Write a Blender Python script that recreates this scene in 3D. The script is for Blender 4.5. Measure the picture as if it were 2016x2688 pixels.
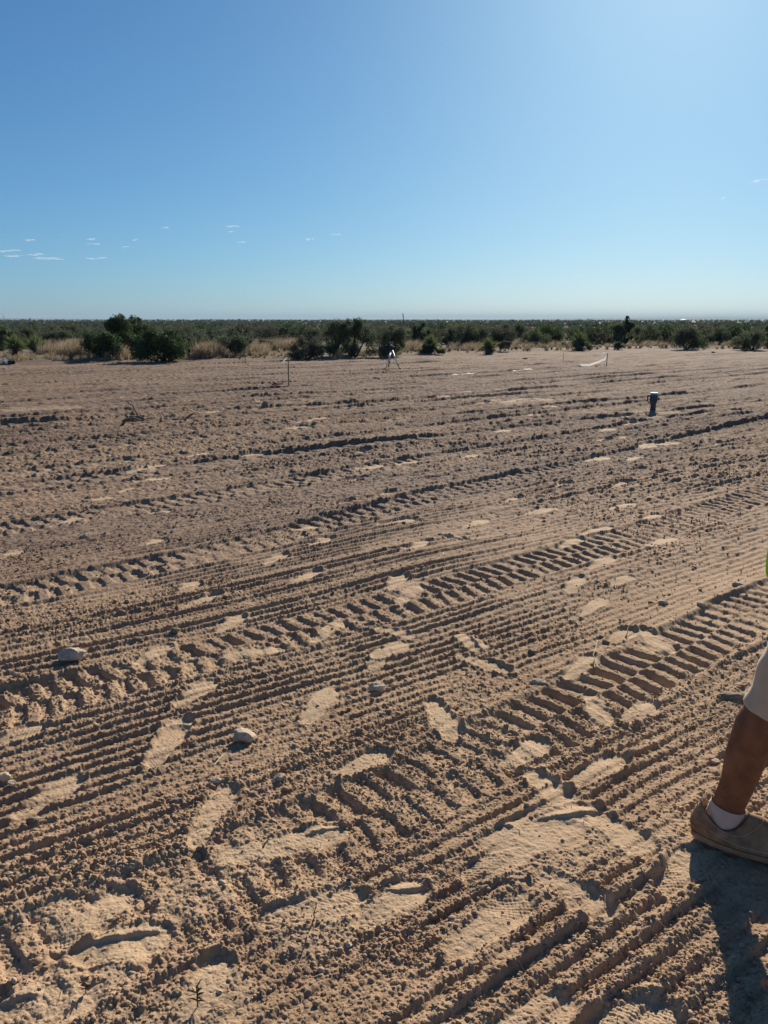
import bpy, bmesh, math, random
import numpy as np
from mathutils import Vector, Matrix, noise as mnoise

for o in list(bpy.data.objects): bpy.data.objects.remove(o)
scn = bpy.context.scene
COL = scn.collection
R = math.radians

# ------------------------------------------------------------------ camera
CAM_H = 1.45; PITCH = R(14.05); FPX = 2019.0
cd = bpy.data.cameras.new('camera'); cam = bpy.data.objects.new('camera', cd); COL.objects.link(cam)
cam.location = (0, 0, CAM_H); cam.rotation_euler = (R(90) - PITCH, 0, 0)
cd.sensor_fit = 'VERTICAL'; cd.sensor_height = 24.0; cd.lens = 24.0 * FPX / 2688.0
cd.clip_start = 0.05; cd.clip_end = 60000
scn.camera = cam

# ------------------------------------------------------------------ sky, sun, exposure
SUN_EL = R(26.5); SUN_AZ = R(19.5)            # azimuth to the right of +Y
w = bpy.data.worlds.new("World"); scn.world = w; w.use_nodes = True
nt = w.node_tree; nt.nodes.clear()
sky = nt.nodes.new('ShaderNodeTexSky'); sky.sky_type = 'NISHITA'; sky.sun_disc = False
sky.sun_elevation = SUN_EL; sky.sun_rotation = SUN_AZ
sky.altitude = 700; sky.air_density = 0.85; sky.dust_density = 0.95; sky.ozone_density = 4.0
bg = nt.nodes.new('ShaderNodeBackground'); bg.inputs['Strength'].default_value = 0.057
wo = nt.nodes.new('ShaderNodeOutputWorld')
# the dry evening-blue tone of the sky: tint, then roll off the very bright air low down and near the sun
tint = nt.nodes.new('ShaderNodeVectorMath'); tint.operation = 'MULTIPLY'; tint.inputs[1].default_value = (0.54, 0.98, 1.36)
den = nt.nodes.new('ShaderNodeVectorMath'); den.operation = 'MULTIPLY_ADD'; den.inputs[1].default_value = (0.012, 0.036, 0.055); den.inputs[2].default_value = (1, 1, 1)
div = nt.nodes.new('ShaderNodeVectorMath'); div.operation = 'DIVIDE'
nt.links.new(sky.outputs[0], tint.inputs[0]); nt.links.new(sky.outputs[0], den.inputs[0])
nt.links.new(tint.outputs[0], div.inputs[0]); nt.links.new(den.outputs[0], div.inputs[1])
nt.links.new(div.outputs[0], bg.inputs[0]); nt.links.new(bg.outputs[0], wo.inputs[0])
sd = bpy.data.lights.new('sun', 'SUN'); so = bpy.data.objects.new('sun', sd); COL.objects.link(so)
sd.energy = 4.6; sd.angle = R(0.5); sd.color = (1.0, 0.90, 0.76)
dvec = Vector((math.sin(SUN_AZ) * math.cos(SUN_EL), math.cos(SUN_AZ) * math.cos(SUN_EL), math.sin(SUN_EL)))
so.rotation_euler = dvec.to_track_quat('Z', 'Y').to_euler()
scn.view_settings.view_transform = 'Standard'; scn.view_settings.look = 'None'
scn.view_settings.gamma = 1.0; scn.view_settings.exposure = 0.6
try: scn.view_settings.use_curve_mapping = False
except Exception: pass
scn.cycles.max_bounces = 6; scn.cycles.transparent_max_bounces = 12
scn.cycles.diffuse_bounces = 3; scn.cycles.volume_bounces = 0

# ------------------------------------------------------------------ helpers
def G(px, py, z=0.0):
    "photo pixel -> point of the ground plane"
    a = (px - 1008) / FPX; b = (1344 - py) / FPX
    dy = math.cos(PITCH) + b * math.sin(PITCH); dz = -math.sin(PITCH) + b * math.cos(PITCH)
    k = (z - CAM_H) / dz
    return a * k, dy * k
def Zat(py, Y):
    b = (1344 - py) / FPX
    return CAM_H + Y * (-math.sin(PITCH) + b * math.cos(PITCH)) / (math.cos(PITCH) + b * math.sin(PITCH))
def PXM(Y): return FPX / (Y * math.cos(PITCH) + 0.35)        # photo pixels per metre at distance Y

def tag(o, label=None, cat=None, group=None, kind=None):
    if label: o['label'] = label
    if cat: o['category'] = cat
    if group: o['group'] = group
    if kind: o['kind'] = kind
    return o
def empty(name, loc, rz=0.0):
    o = bpy.data.objects.new(name, None); COL.objects.link(o); o.location = loc; o.rotation_euler = (0, 0, rz)
    o.empty_display_size = 0.05
    return o
def link(name, me, parent=None, loc=None):
    o = bpy.data.objects.new(name, me); COL.objects.link(o)
    if parent: o.parent = parent
    if loc is not None: o.location = loc
    return o
def np_mesh(name, V, F, mat, smooth=True, attrs=None):
    "V (n,3), F (m,k) all polygons of k corners"
    me = bpy.data.meshes.new(name)
    V = np.ascontiguousarray(V, dtype=np.float32); F = np.ascontiguousarray(F, dtype=np.int32)
    n, m, k = len(V), len(F), F.shape[1]
    me.vertices.add(n); me.vertices.foreach_set('co', V.ravel())
    me.loops.add(m * k); me.loops.foreach_set('vertex_index', F.ravel())
    me.polygons.add(m)
    me.polygons.foreach_set('loop_start', np.arange(0, m * k, k, dtype=np.int32))
    me.polygons.foreach_set('loop_total', np.full(m, k, dtype=np.int32))
    if smooth: me.polygons.foreach_set('use_smooth', np.ones(m, dtype=bool))
    me.update(calc_edges=True)
    if attrs:
        for an, av in attrs.items():
            at = me.attributes.new(an, 'FLOAT', 'POINT'); at.data.foreach_set('value', np.asarray(av, dtype=np.float32))
    me.materials.append(mat)
    return me
class MB:
    "collects rings / grids of vertices into one mesh"
    def __init__(s): s.V = []; s.F = []
    def grid(s, P, closed_u=True, cap0=False, cap1=False):
        b = len(s.V); n = len(P); m = len(P[0])
        for r in P: s.V += [tuple(q) for q in r]
        for i in range(n - 1):
            for j in range(m if closed_u else m - 1):
                j2 = (j + 1) % m
                s.F.append((b + i*m + j, b + i*m + j2, b + (i+1)*m + j2, b + (i+1)*m + j))
        if cap0: s.F.append(tuple(b + j for j in reversed(range(m))))
        if cap1: s.F.append(tuple(b + (n-1)*m + j for j in range(m)))
    def tube(s, pts, rad, n=10, cap=True, flat=None, up=None):
        pts = [Vector(p) for p in pts]; rings = []
        rad = rad if isinstance(rad, (list, tuple)) else [rad] * len(pts)
        prev = None
        for i, p in enumerate(pts):
            d = (pts[min(i+1, len(pts)-1)] - pts[max(i-1, 0)]).normalized()
            if prev is None:
                ref = Vector(up) if up else (Vector((0, 0, 1)) if abs(d.z) < .9 else Vector((1, 0, 0)))
                a = (ref - d * ref.dot(d)).normalized()
            else: a = (prev - d * prev.dot(d)).normalized()
            prev = a; c = d.cross(a)
            r = rad[i]; ra, rb = r if isinstance(r, (list, tuple)) else (r, r)
            rings.append([p + a * (ra * math.cos(2*math.pi*j/n)) + c * (rb * math.sin(2*math.pi*j/n)) for j in range(n)])
        s.grid(rings, True, cap, cap)
    def box(s, c, sz, rz=0.0):
        b = len(s.V); cx, cy, cz = c
        for dx in (-1, 1):
            for dy in (-1, 1):
                for dz in (-1, 1):
                    x = dx*sz[0]/2; y = dy*sz[1]/2
                    s.V.append((cx + x*math.cos(rz) - y*math.sin(rz), cy + x*math.sin(rz) + y*math.cos(rz), cz + dz*sz[2]/2))
        for f in ((0,1,3,2),(4,6,7,5),(0,4,5,1),(2,3,7,6),(0,2,6,4),(1,5,7,3)): s.F.append(tuple(b+i for i in f))
    def ball(s, c, r, n=12, m=8):
        rx, ry, rz = r if isinstance(r, (list, tuple)) else (r, r, r)
        P = [[(c[0] + rx*math.sin(math.pi*(i+.02)/(m+.04))*math.cos(2*math.pi*j/n), c[1] + ry*math.sin(math.pi*(i+.02)/(m+.04))*math.sin(2*math.pi*j/n), c[2] + rz*math.cos(math.pi*(i+.02)/(m+.04))) for j in range(n)] for i in range(m+1)]
        P.reverse(); s.grid(P, True, True, True)
    def build(s, name, mat, parent=None, smooth=True, bevel=0.0):
        me = bpy.data.meshes.new(name); me.from_pydata([tuple(v) for v in s.V], [], s.F); me.materials.append(mat)
        if smooth: me.polygons.foreach_set('use_smooth', np.ones(len(me.polygons), dtype=bool))
        me.update(); o = link(name, me, parent)
        if bevel:
            md = o.modifiers.new('bevel', 'BEVEL'); md.width = bevel; md.segments = 2; md.limit_method = 'ANGLE'
        return o

# ------------------------------------------------------------------ materials
def mat(name, col, rough=0.8, var=0.0, vscale=8.0, bump=0.0, bscale=60.0, metal=0.0, spec=0.3, transl=0.0, col2=None, attr=None, sheen=0.0, bdist=0.003, emis=None):
    m = bpy.data.materials.new(name); m.use_nodes = True; t = m.node_tree; n = t.nodes; l = t.links; n.clear()
    out = n.new('ShaderNodeOutputMaterial'); p = n.new('ShaderNodeBsdfPrincipled')
    p.inputs['Roughness'].default_value = rough; p.inputs['Metallic'].default_value = metal
    p.inputs['Specular IOR Level'].default_value = spec
    if sheen: p.inputs['Sheen Weight'].default_value = sheen
    tc = n.new('ShaderNodeTexCoord')
    c2 = col2 or tuple(min(1, c * (1 + var)) for c in col); c1 = col if col2 else tuple(c * (1 - var) for c in col)
    mx = n.new('ShaderNodeMix'); mx.data_type = 'RGBA'
    mx.inputs[6].default_value = (*c1, 1); mx.inputs[7].default_value = (*c2, 1)
    if attr:
        at = n.new('ShaderNodeAttribute'); at.attribute_name = attr; l.new(at.outputs['Fac'], mx.inputs[0])
    else:
        nz = n.new('ShaderNodeTexNoise'); nz.inputs['Scale'].default_value = vscale; nz.inputs['Detail'].default_value = 5
        l.new(tc.outputs['Object'], nz.inputs['Vector'])
        mr = n.new('ShaderNodeMapRange'); mr.inputs[1].default_value = .3; mr.inputs[2].default_value = .7
        l.new(nz.outputs[0], mr.inputs[0]); l.new(mr.outputs[0], mx.inputs[0])
    l.new(mx.outputs[2], p.inputs['Base Color'])
    if bump:
        nb = n.new('ShaderNodeTexNoise'); nb.inputs['Scale'].default_value = bscale; nb.inputs['Detail'].default_value = 6
        l.new(tc.outputs['Object'], nb.inputs['Vector'])
        bp = n.new('ShaderNodeBump'); bp.inputs['Strength'].default_value = bump; bp.inputs['Distance'].default_value = bdist
        l.new(nb.outputs[0], bp.inputs['Height']); l.new(bp.outputs[0], p.inputs['Normal'])
    if transl:
        tr = n.new('ShaderNodeBsdfTranslucent'); l.new(mx.outputs[2], tr.inputs['Color'])
        ms = n.new('ShaderNodeMixShader'); ms.inputs[0].default_value = transl
        l.new(p.outputs[0], ms.inputs[1]); l.new(tr.outputs[0], ms.inputs[2]); l.new(ms.outputs[0], out.inputs[0])
    else: l.new(p.outputs[0], out.inputs[0])
    return m

SOIL_A = (0.345, 0.222, 0.130); SOIL_B = (0.465, 0.318, 0.190)
def ground_mat():
    m = bpy.data.materials.new('soil'); m.use_nodes = True; t = m.node_tree; n = t.nodes; l = t.links; n.clear()
    out = n.new('ShaderNodeOutputMaterial'); p = n.new('ShaderNodeBsdfPrincipled')
    p.inputs['Roughness'].default_value = 0.93; p.inputs['Specular IOR Level'].default_value = 0.25
    geo = n.new('ShaderNodeNewGeometry')
    def noise(scale, det=6, rough=.6):
        z = n.new('ShaderNodeTexNoise'); z.inputs['Scale'].default_value = scale; z.inputs['Detail'].default_value = det
        z.inputs['Roughness'].default_value = rough; l.new(geo.outputs['Position'], z.inputs['Vector']); return z
    def rng(src, a, b, lo=0., hi=1.):
        r = n.new('ShaderNodeMapRange'); r.inputs[1].default_value = a; r.inputs[2].default_value = b
        r.inputs[3].default_value = lo; r.inputs[4].default_value = hi; l.new(src, r.inputs[0]); return r.outputs[0]
    def mix(f, a, b):
        x = n.new('ShaderNodeMix'); x.data_type = 'RGBA'
        for i, q in ((0, f), (6, a), (7, b)):
            if isinstance(q, tuple): x.inputs[i].default_value = (*q, 1)
            elif isinstance(q, float): x.inputs[i].default_value = q
            else: l.new(q, x.inputs[i])
        return x.outputs[2]
    def attr(nm):
        a = n.new('ShaderNodeAttribute'); a.attribute_name = nm; return a.outputs['Fac']
    c = mix(rng(noise(2.2).outputs[0], .35, .65), SOIL_A, SOIL_B)
    c = mix(rng(noise(45, 4, .7).outputs[0], .45, .75, 0, .55), c, (0.255, 0.158, 0.095))
    c = mix(rng(noise(150, 3, .7).outputs[0], .62, .72, 0, .45), c, (0.52, 0.42, 0.32))
    c = mix(rng(noise(7, 5, .7).outputs[0], .48, .66, 0, .35), c, (0.24, 0.150, 0.090))
    c = mix(attr('grey'), c, mix(rng(noise(60, 4, .7).outputs[0], .4, .65), (0.25, 0.170, 0.116), (0.150, 0.106, 0.075)))  # far soil darkened and greyed: shade of its rough crumbs put into the colour
    c = mix(rng(attr('pressed'), 0., 1., 0., .72), c, (0.59, 0.425, 0.265))
    # rangeland beyond the cleared field: dry grass litter and, far off, a mottled cover of scrub
    g = mix(rng(noise(.9, 6).outputs[0], .4, .6), (0.13, 0.105, 0.07), (0.25, 0.20, 0.13))
    s = mix(rng(noise(.35, 8, .65).outputs[0], .42, .6), (0.035, 0.048, 0.026), (0.095, 0.095, 0.058))
    g = mix(attr('scrub'), g, s)
    c = mix(attr('field'), g, c)
    l.new(c, p.inputs['Base Color'])
    nb = noise(260, 8, .75); bp = n.new('ShaderNodeBump'); bp.inputs['Strength'].default_value = .5; bp.inputs['Distance'].default_value = .005
    l.new(nb.outputs[0], bp.inputs['Height'])
    nb2 = noise(38, 5, .7); bp2 = n.new('ShaderNodeBump'); bp2.inputs['Distance'].default_value = .035
    l.new(rng(attr('crumb'), 0., 1., 0., .9), bp2.inputs['Strength']); l.new(nb2.outputs[0], bp2.inputs['Height']); l.new(bp.outputs[0], bp2.inputs['Normal'])
    l.new(bp2.outputs[0], p.inputs['Normal']); l.new(p.outputs[0], out.inputs[0])
    return m
M = {}
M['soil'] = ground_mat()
M['clod'] = mat('clod', (0.25, 0.165, 0.105), .95, col2=(0.42, 0.31, 0.21), vscale=30, bump=.6, bscale=300)
M['pebble'] = mat('pebble', (0.27, 0.17, 0.10), .95, col2=(0.50, 0.37, 0.26), attr='tone')
M['pale_rock'] = mat('pale_rock', (0.40, 0.31, 0.215), .9, col2=(0.60, 0.49, 0.36), vscale=40, bump=.9, bscale=90, bdist=.004)
M['tan_rock'] = mat('tan_rock', (0.34, 0.25, 0.17), .9, col2=(0.50, 0.40, 0.29), vscale=40, bump=.9, bscale=90, bdist=.004)
M['dark_rock'] = mat('dark_rock', (0.17, 0.125, 0.09), .92, col2=(0.30, 0.225, 0.16), vscale=40, bump=.9, bscale=90, bdist=.004)
M['twig'] = mat('twig', (0.13, 0.085, 0.055), .9, col2=(0.24, 0.17, 0.11), vscale=60, bump=.6, bscale=200)
M['straw'] = mat('straw', (0.55, 0.43, 0.27), .8, col2=(0.66, 0.54, 0.36), vscale=60)
M['bark'] = mat('bark', (0.06, 0.045, 0.033), .95, col2=(0.14, 0.11, 0.085), vscale=20, bump=.8, bscale=40, bdist=.01)
M['juniper'] = mat('juniper', (0.030, 0.052, 0.022), .75, col2=(0.095, 0.145, 0.055), attr='tone', transl=.35)
M['mesquite'] = mat('mesquite', (0.065, 0.082, 0.048), .8, col2=(0.16, 0.185, 0.11), attr='tone', transl=.4)
M['brush'] = mat('brush', (0.085, 0.085, 0.055), .85, col2=(0.20, 0.185, 0.125), attr='tone', transl=.25)
M['scrub'] = mat('scrub_leaves', (0.040, 0.062, 0.044), .85, col2=(0.125, 0.145, 0.10), attr='tone', transl=.35)
M['yucca'] = mat('yucca_leaf', (0.065, 0.10, 0.035), .6, col2=(0.22, 0.26, 0.10), attr='tone', transl=.3)
M['yucca_dead'] = mat('yucca_dead_leaf', (0.10, 0.08, 0.06), .9, col2=(0.26, 0.21, 0.16), attr='tone')
M['grass'] = mat('dry_grass', (0.20, 0.155, 0.10), .8, col2=(0.50, 0.40, 0.27), attr='tone', transl=.35)
M['hill'] = mat('hill_scrub', (0.035, 0.050, 0.030), .95, col2=(0.13, 0.125, 0.085), vscale=.012)
M['skin'] = mat('skin', (0.15, 0.060, 0.028), .6, col2=(0.27, 0.115, 0.055), vscale=22, bump=.5, bscale=160, bdist=.003, spec=.35)
M['hair'] = mat('hair', (0.02, 0.015, 0.012), .7, var=.3)
M['shorts'] = mat('shorts_cloth', (0.56, 0.42, 0.28), .9, var=.06, vscale=30, bump=.4, bscale=600, bdist=.001, sheen=.2)
M['hivis'] = mat('hivis_cloth', (0.42, 0.95, 0.03), .7, var=.04, bump=.3, bscale=400, bdist=.001, transl=.25)
M['sock'] = mat('sock_knit', (0.52, 0.40, 0.33), .95, var=.06, vscale=40, bump=.6, bscale=500, bdist=.001, sheen=.3)
M['shoe'] = mat('shoe_canvas', (0.16, 0.088, 0.045), .9, col2=(0.40, 0.265, 0.155), vscale=26, bump=.8, bscale=420, bdist=.002)
M['seam'] = mat('seam_thread', (0.52, 0.40, 0.27), .9, var=.1)
M['piping'] = mat('dark_piping', (0.07, 0.045, 0.028), .9, var=.2)
M['sole'] = mat('shoe_sole', (0.27, 0.125, 0.06), .9, col2=(0.46, 0.27, 0.15), vscale=30, bump=.4, bscale=120, bdist=.002)
M['black'] = mat('black_plastic', (0.02, 0.02, 0.022), .55, var=.2)
M['alu'] = mat('aluminium_tube', (0.62, 0.62, 0.66), .35, metal=.6, var=.08)
M['white'] = mat('white_plastic', (0.80, 0.80, 0.78), .4, var=.04)
M['navy'] = mat('navy_enamel', (0.035, 0.07, 0.105), .45, var=.15)
M['steel'] = mat('brushed_steel', (0.62, 0.62, 0.62), .25, metal=1.0, var=.05)
M['red'] = mat('red_plastic', (0.50, 0.03, 0.02), .5, var=.15)
M['wood'] = mat('stake_wood', (0.07, 0.05, 0.035), .9, col2=(0.14, 0.10, 0.07), vscale=20)
M['tape'] = mat('white_tape', (0.86, 0.85, 0.82), .6, var=.03, transl=.6)
M['glass'] = mat('lens_glass', (0.7, 0.75, 0.8), .05, metal=1.0)
M['shed'] = mat('painted_metal', (0.80, 0.80, 0.78), .5, var=.04)

# ------------------------------------------------------------------ the lie of the land
ANG = R(54); U = (math.sin(ANG), math.cos(ANG)); Vv = (-U[1], U[0])      # wheel tracks run along U
rs = np.random.RandomState(11)
TB = [rs.rand(1024, 1024).astype(np.float32) for _ in range(4)]
def vn(x, y, k=0):
    "value noise 0..1"
    xf = np.floor(x); yf = np.floor(y); fx = (x - xf); fy = (y - yf)
    ix = xf.astype(np.int64) + 77 * k; iy = yf.astype(np.int64) + 131 * k; T = TB[k % 4]
    fx = fx * fx * (3 - 2 * fx); fy = fy * fy * (3 - 2 * fy)
    a = T[ix & 1023, iy & 1023]; b = T[(ix + 1) & 1023, iy & 1023]; c = T[ix & 1023, (iy + 1) & 1023]; d = T[(ix + 1) & 1023, (iy + 1) & 1023]
    return (a * (1 - fx) + b * fx) * (1 - fy) + (c * (1 - fx) + d * fx) * fy
def clods(x, y, cell, k, dens=0.75):
    "rounded lumps: height 0..1"
    x = x / cell; y = y / cell; ix = np.floor(x).astype(np.int64); iy = np.floor(y).astype(np.int64)
    out = np.zeros_like(x); T0, T1, T2 = TB[k % 4], TB[(k + 1) % 4], TB[(k + 2) % 4]; o = 211 * k
    for dx in (-1, 0, 1):
        for dy in (-1, 0, 1):
            jx = (ix + dx + o) & 1023; jy = (iy + dy + 3 * o) & 1023
            a = T0[jx, jy]; b = T1[jx, jy]; c = T2[jx, jy]
            px = x - (ix + dx + a); py = y - (iy + dy + b)
            r = 0.25 + 0.6 * c * c
            th = a * 6.28; e = 1 + .5 * b
            qx = (px * np.cos(th) + py * np.sin(th)); qy = (-px * np.sin(th) + py * np.cos(th)) * e
            h = np.sqrt(np.maximum(0, 1 - (qx * qx + qy * qy) / (r * r))) * r * (((a * 7.31 + b * 3.7) % 1) < dens)
            out = np.maximum(out, h)
    return out
def ss(a, b, x):
    t = np.clip((x - a) / (b - a), 0, 1); return t * t * (3 - 2 * t)

EDGE = [(0, 960), (200, 957), (400, 951), (560, 948), (700, 944), (850, 943), (1000, 936), (1150, 931), (1350, 924), (1500, 919), (1700, 916), (2016, 917)]
EG = [G(*q) for q in EDGE]
EA = np.array([math.atan2(x, y) for x, y in EG]); ED = np.array([math.hypot(x, y) for x, y in EG])
def edge_d(x, y): return np.interp(np.arctan2(x, y), EA, ED)

D5 = 1000 / 1659.; D6 = 1016 / 1659.
def c5(x, y): return (x * D5, 1180 + y * D5)
def c6(x, y): return (1000 + x * D6, 1180 + y * D6)
def c7(x, y): return (x * D5, 1900 + y * D5)
def c8(x, y): return (1000 + x * D6, 1900 + y * D6)
def k9(x, y): return (x * 2016 / 1659., y * 2016 / 1659.)
# tyre tracks: centre lines, through points seen in the photograph
def ST(x, y): return x * U[0] + y * U[1], x * Vv[0] + y * Vv[1]
TR = []   # (s[], t[], width, pitch, depth)
TR.append(([-9, .4, 1.16, 1.77, 2.48, 3.46, 4.67, 6.66, 14, 40], [2.75, 3.02, 3.05, 3.06, 3.05, 3.10, 3.14, 3.32, 3.9, 5], .36, .100, .024))
TR.append(([-9, .2, .9, 1.3, 2.0, 2.96, 3.6, 8, 40], [1.5, 1.66, 1.68, 1.69, 1.74, 1.82, 1.88, 2.2, 4], .37, .097, .029))
TR.append(([-9, .6, 1.7, 2.5, 2.9, 4.0, 5.2, 7.6, 11.2, 40], [4.1, 4.38, 4.44, 4.55, 4.64, 4.88, 5.0, 5.25, 5.75, 8], .35, .12, .020))
TR.append(([-9, .9, 2.3, 3.2, 4.4, 5.7, 6.9, 9.5, 11.1, 40], [5.6, 5.86, 5.96, 6.0, 6.22, 6.32, 6.4, 6.68, 6.75, 9], .35, .12, .018))
TR.append(([-9, 1.6, 3.8, 6.1, 8.8, 40], [9.4, 9.8, 9.7, 9.85, 9.85, 12], .4, .16, .022))
TR.append(([-9, 2, 6, 12, 40], [8.1, 8.0, 8.1, 8.3, 11], .4, .16, .014))
for t0_ in (7.25, 8.95, 10.75, 12.5, 14.7, 17.4, 20.6, 22.3, 24.4): TR.append(([-9, 5, 14, 40], [t0_, t0_ + .1, t0_ - .15, t0_ + 1.6], .42, .19 + .004 * t0_, .018))
TR.append(([-9, 2.5, 5, 8, 40], [11.6, 11.7, 11.84, 11.1, 13], .4, .17, .022))
TR.append(([-9, 5, 12, 40], [13.3, 13.4, 13.0, 15], .4, .18, .02))
TR.append(([-9, 5, 14, 40], [16.1, 16.3, 15.6, 18], .4, .18, .018))
TR.append(([-9, 5, 14, 40], [19.3, 19.0, 18.2, 20], .4, .18, .016))

# footprints: heel and toe as seen in the photograph
FP = []
def fp(c, a, b, wd=1.0, dp=1.0): FP.append((G(*c(*a)), G(*c(*b)), wd, dp))
for a, b in [((640,418),(702,394)), ((530,182),(578,168)), ((622,138),(690,122)), ((578,96),(625,88)), ((665,76),(718,68)), ((268,314),(335,298)),
             ((1288,348),(1380,332)), ((1355,414),(1450,382)), ((1150,494),(1250,448)), ((1465,246),(1540,226)), ((1515,152),(1560,146)), ((1592,84),(1640,78)),
             ((1540,24),(1580,20)), ((865,24),(908,18)), ((965,775),(1040,728)), ((590,925),(740,845)), ((0,1275),(135,1222)),
             ((12,468),(85,444)), ((405,218),(470,208)), ((650,276),(740,268)), ((1580,318),(1659,290))]:
    fp(c5, a, b, 1.0, .8)
fp(c5, (795,618), (850,562), 1.25, 1.3); fp(c5, (785,690), (965,615), 1.0, 1.1); fp(c5, (1262,590), (1395,520), 1.1, .9)
fp(c5, (1360,835), (1490,725), 1.1, 1.1); fp(c5, (765,1125), (935,995), 1.15, 1); fp(c5, (720,1270), (790,1180), 1.1, 1.3)
fp(c5, (1325,1190), (1440,1020), 1.2, .9); fp(c5, (1610,965), (1670,850), 1.1, 1.2); fp(c5, (950,900), (1255,848), .9, 1.2)
for q in [(390,33),(230,75),(945,42),(1080,45),(800,92),(780,155),(1100,95),(1025,150),(1200,110),(1050,240),(1150,290),(20,195),(905,350),(1190,395)]:
    sx = 24 + q[1] * .08; sy = 6 + q[1] * .03; fp(c6, (q[0] - sx, q[1] + sy), (q[0] + sx, q[1] - sy), 1.1, .9)
for a, b in [((172,142),(248,124)), ((515,228),(605,204)), ((668,272),(735,248)), ((358,328),(462,294)), ((95,440),(210,385)), ((770,415),(860,375)),
             ((890,505),(1000,455)), ((800,605),(860,535)), ((990,575),(1080,535)), ((865,700),(960,625)), ((30,600),(100,530)), ((60,660),(170,575))]:
    fp(c6, a, b, 1.1, 1.0)
fp(c6, (320,770), (445,855), 1.2, 1.6); fp(c6, (315,862), (565,955), 1.0, 1.8); fp(c6, (1110,760), (1250,870), 1.25, 1); fp(c6, (795,980), (920,875), 1.1, .8)
fp(c6, (895,1030), (965,1180), 1.2, 1); fp(c6, (1050,1150), (1150,1090), 1.3, 1); fp(c6, (210,1055), (315,1235), 1.25, 1.2); fp(c6, (0,870), (80,825), 1.2, 1)
fp(c6, (0,760), (110,785), .8, 1.8); fp(c6, (240,365), (380,388), .8, 2.2); fp(c6, (985,830), (1080,760), 1.2, 1.2)
fp(c7, (60,425), (355,215), 1.3, .7); fp(c7, (650,195), (790,0), 1.2, 1.2); fp(c7, (825,545), (1010,255), 1.1, .8)
fp(c7, (310,920), (530,740), 1.1, 1.1); fp(c7, (370,990), (690,915), 1.2, 1.0); fp(c7, (1090,870), (1610,735), 1.25, 1.3); fp(c7, (810,1330), (955,1030), 1.05, 1.3)
fp(c7, (100,1290), (330,1200), 1.2, 1); fp(c7, (930,590), (1530,450), 1.2, 1.2); fp(c7, (1500,200), (1659,130), 1.2, 1); fp(c7, (-40,1260),(130,1215),1.2,1.2)
fp(c8, (545,165), (705,60), 1.3, 1.2); fp(c8, (630,195), (825,345), 1.3, 1.0); fp(c8, (785,255), (1060,130), 1.1, 1.5); fp(c8, (610,450), (980,365), 1.35, 1.9)
fp(c8, (930,385), (1170,565), 1.3, 1.0); fp(c8, (560,540), (880,440), 1.5, 1.2); fp(c8, (340,660), (640,530), 1.3, 1.5); fp(c8, (680,640), (970,810), 1.4, 1.2)
fp(c8, (290,1000), (640,720), 1.3, 1.1); fp(c8, (-60,820), (150,700), 1.2, 1.4); fp(c8, (1230,680), (1330,580), 1.3, 1.0); fp(c8, (440,520),(700,420),1.2,.8)
fp(c8, (960,1290), (1180,1240), 1.2, 1.4); fp(c8, (600,1290),(700,1240),1.0,.6)
# far footprints, small pale marks
for q in [(1150,898),(1140,909),(1095,918),(1085,932),(1158,862),(1130,864),(1100,868),(1045,872),(1340,915),(1365,917),(1345,902),(1350,948),(1400,963),(1395,967),
          (1020,987),(1290,992),(1370,992),(760,1040),(1445,960),(1190,880),(1240,882),(770,980),(690,905),(660,912),(1310,930),(860,1130),(1555,963),(540,985),
          (1480,905),(1500,875),(1255,868),(1430,1170),(1290,1146),(1340,1049),(1170,1103),(1345,1093),(800,1010),(1375,931),(560,868),(600,862),(960,858),(1010,846),(1080,842),
          (880,1000),(430,985),(300,1015),(330,1036),(810,995),(1300,955),(1350,910),(1160,890),(1015,868),(1070,866),(1205,865),(640,925),(455,893),(505,856),(420,867)]:
    px, py = k9(*q); gx, gy = G(px, py); FP.append(((gx - .15, gy - .10), (gx + .15, gy + .12), 1.2, .6))
ZONES = [(c7(1000,560), .16), (c8(780,500), .22), (c7(240,1130), .12), (c7(830,740), .13), (c8(700,640), .16), (c6(120,600), .16), (c7(520,1060), .12), (c5(1050,880), .10), (c7(900,1180), .10), (c8(420,900), .10),
         (c7(300,850), .10), (c7(1380,800), .14), (c6(1150,830), .10), (k9(1150,867), .5), (k9(1100,872), .45), (k9(60,885), .5), (k9(150,882), .45), ((1713, 1085), .5), ((1890, 2225), .22), ((1960, 2300), .15), (k9(1420,905), .3)]

CR = [(c7, [(330, 945), (500, 915), (720, 885)], 1.3), (c8, [(665, 410), (800, 390), (940, 365)], 1.4), (c8, [(700, 200), (760, 240), (830, 290)], 1.1), (c8, [(490, 425), (570, 440)], 1.2),
      (c8, [(350, 560), (440, 565)], 1.2), (c8, [(480, 670), (560, 660), (640, 665)], .9), (c6, [(240, 365), (300, 372), (380, 388)], 1.6), (c6, [(0, 432), (50, 440)], 1.4), (c6, [(90, 450), (160, 435)], 1.3),
      (c6, [(0, 745), (100, 770)], 1.2), (c6, [(370, 780), (440, 850)], 1.3), (c6, [(440, 880), (560, 930)], 1.8), (c5, [(1550, 747), (1659, 742)], 1.2), (c7, [(1120, 795), (1280, 760), (1430, 700)], 1.1),
      (c7, [(1330, 470), (1500, 430)], 1.0), (c7, [(0, 1205), (180, 1170)], 1.2), (c5, [(1050, 852), (1250, 835)], 1.1), (c5, [(480, 968), (610, 955)], 1.1), (c5, [(1120, 862), (1160, 850)], 1.3),
      (c7, [(560, 1060), (640, 1050)], 1.2), (c7, [(430, 690), (560, 700)], 1.1), (c8, [(0, 700), (150, 690), (300, 630)], 1.0)]
CRW = [([G(*c(*p)) for p in pts], k) for c, pts, k in CR]
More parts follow.
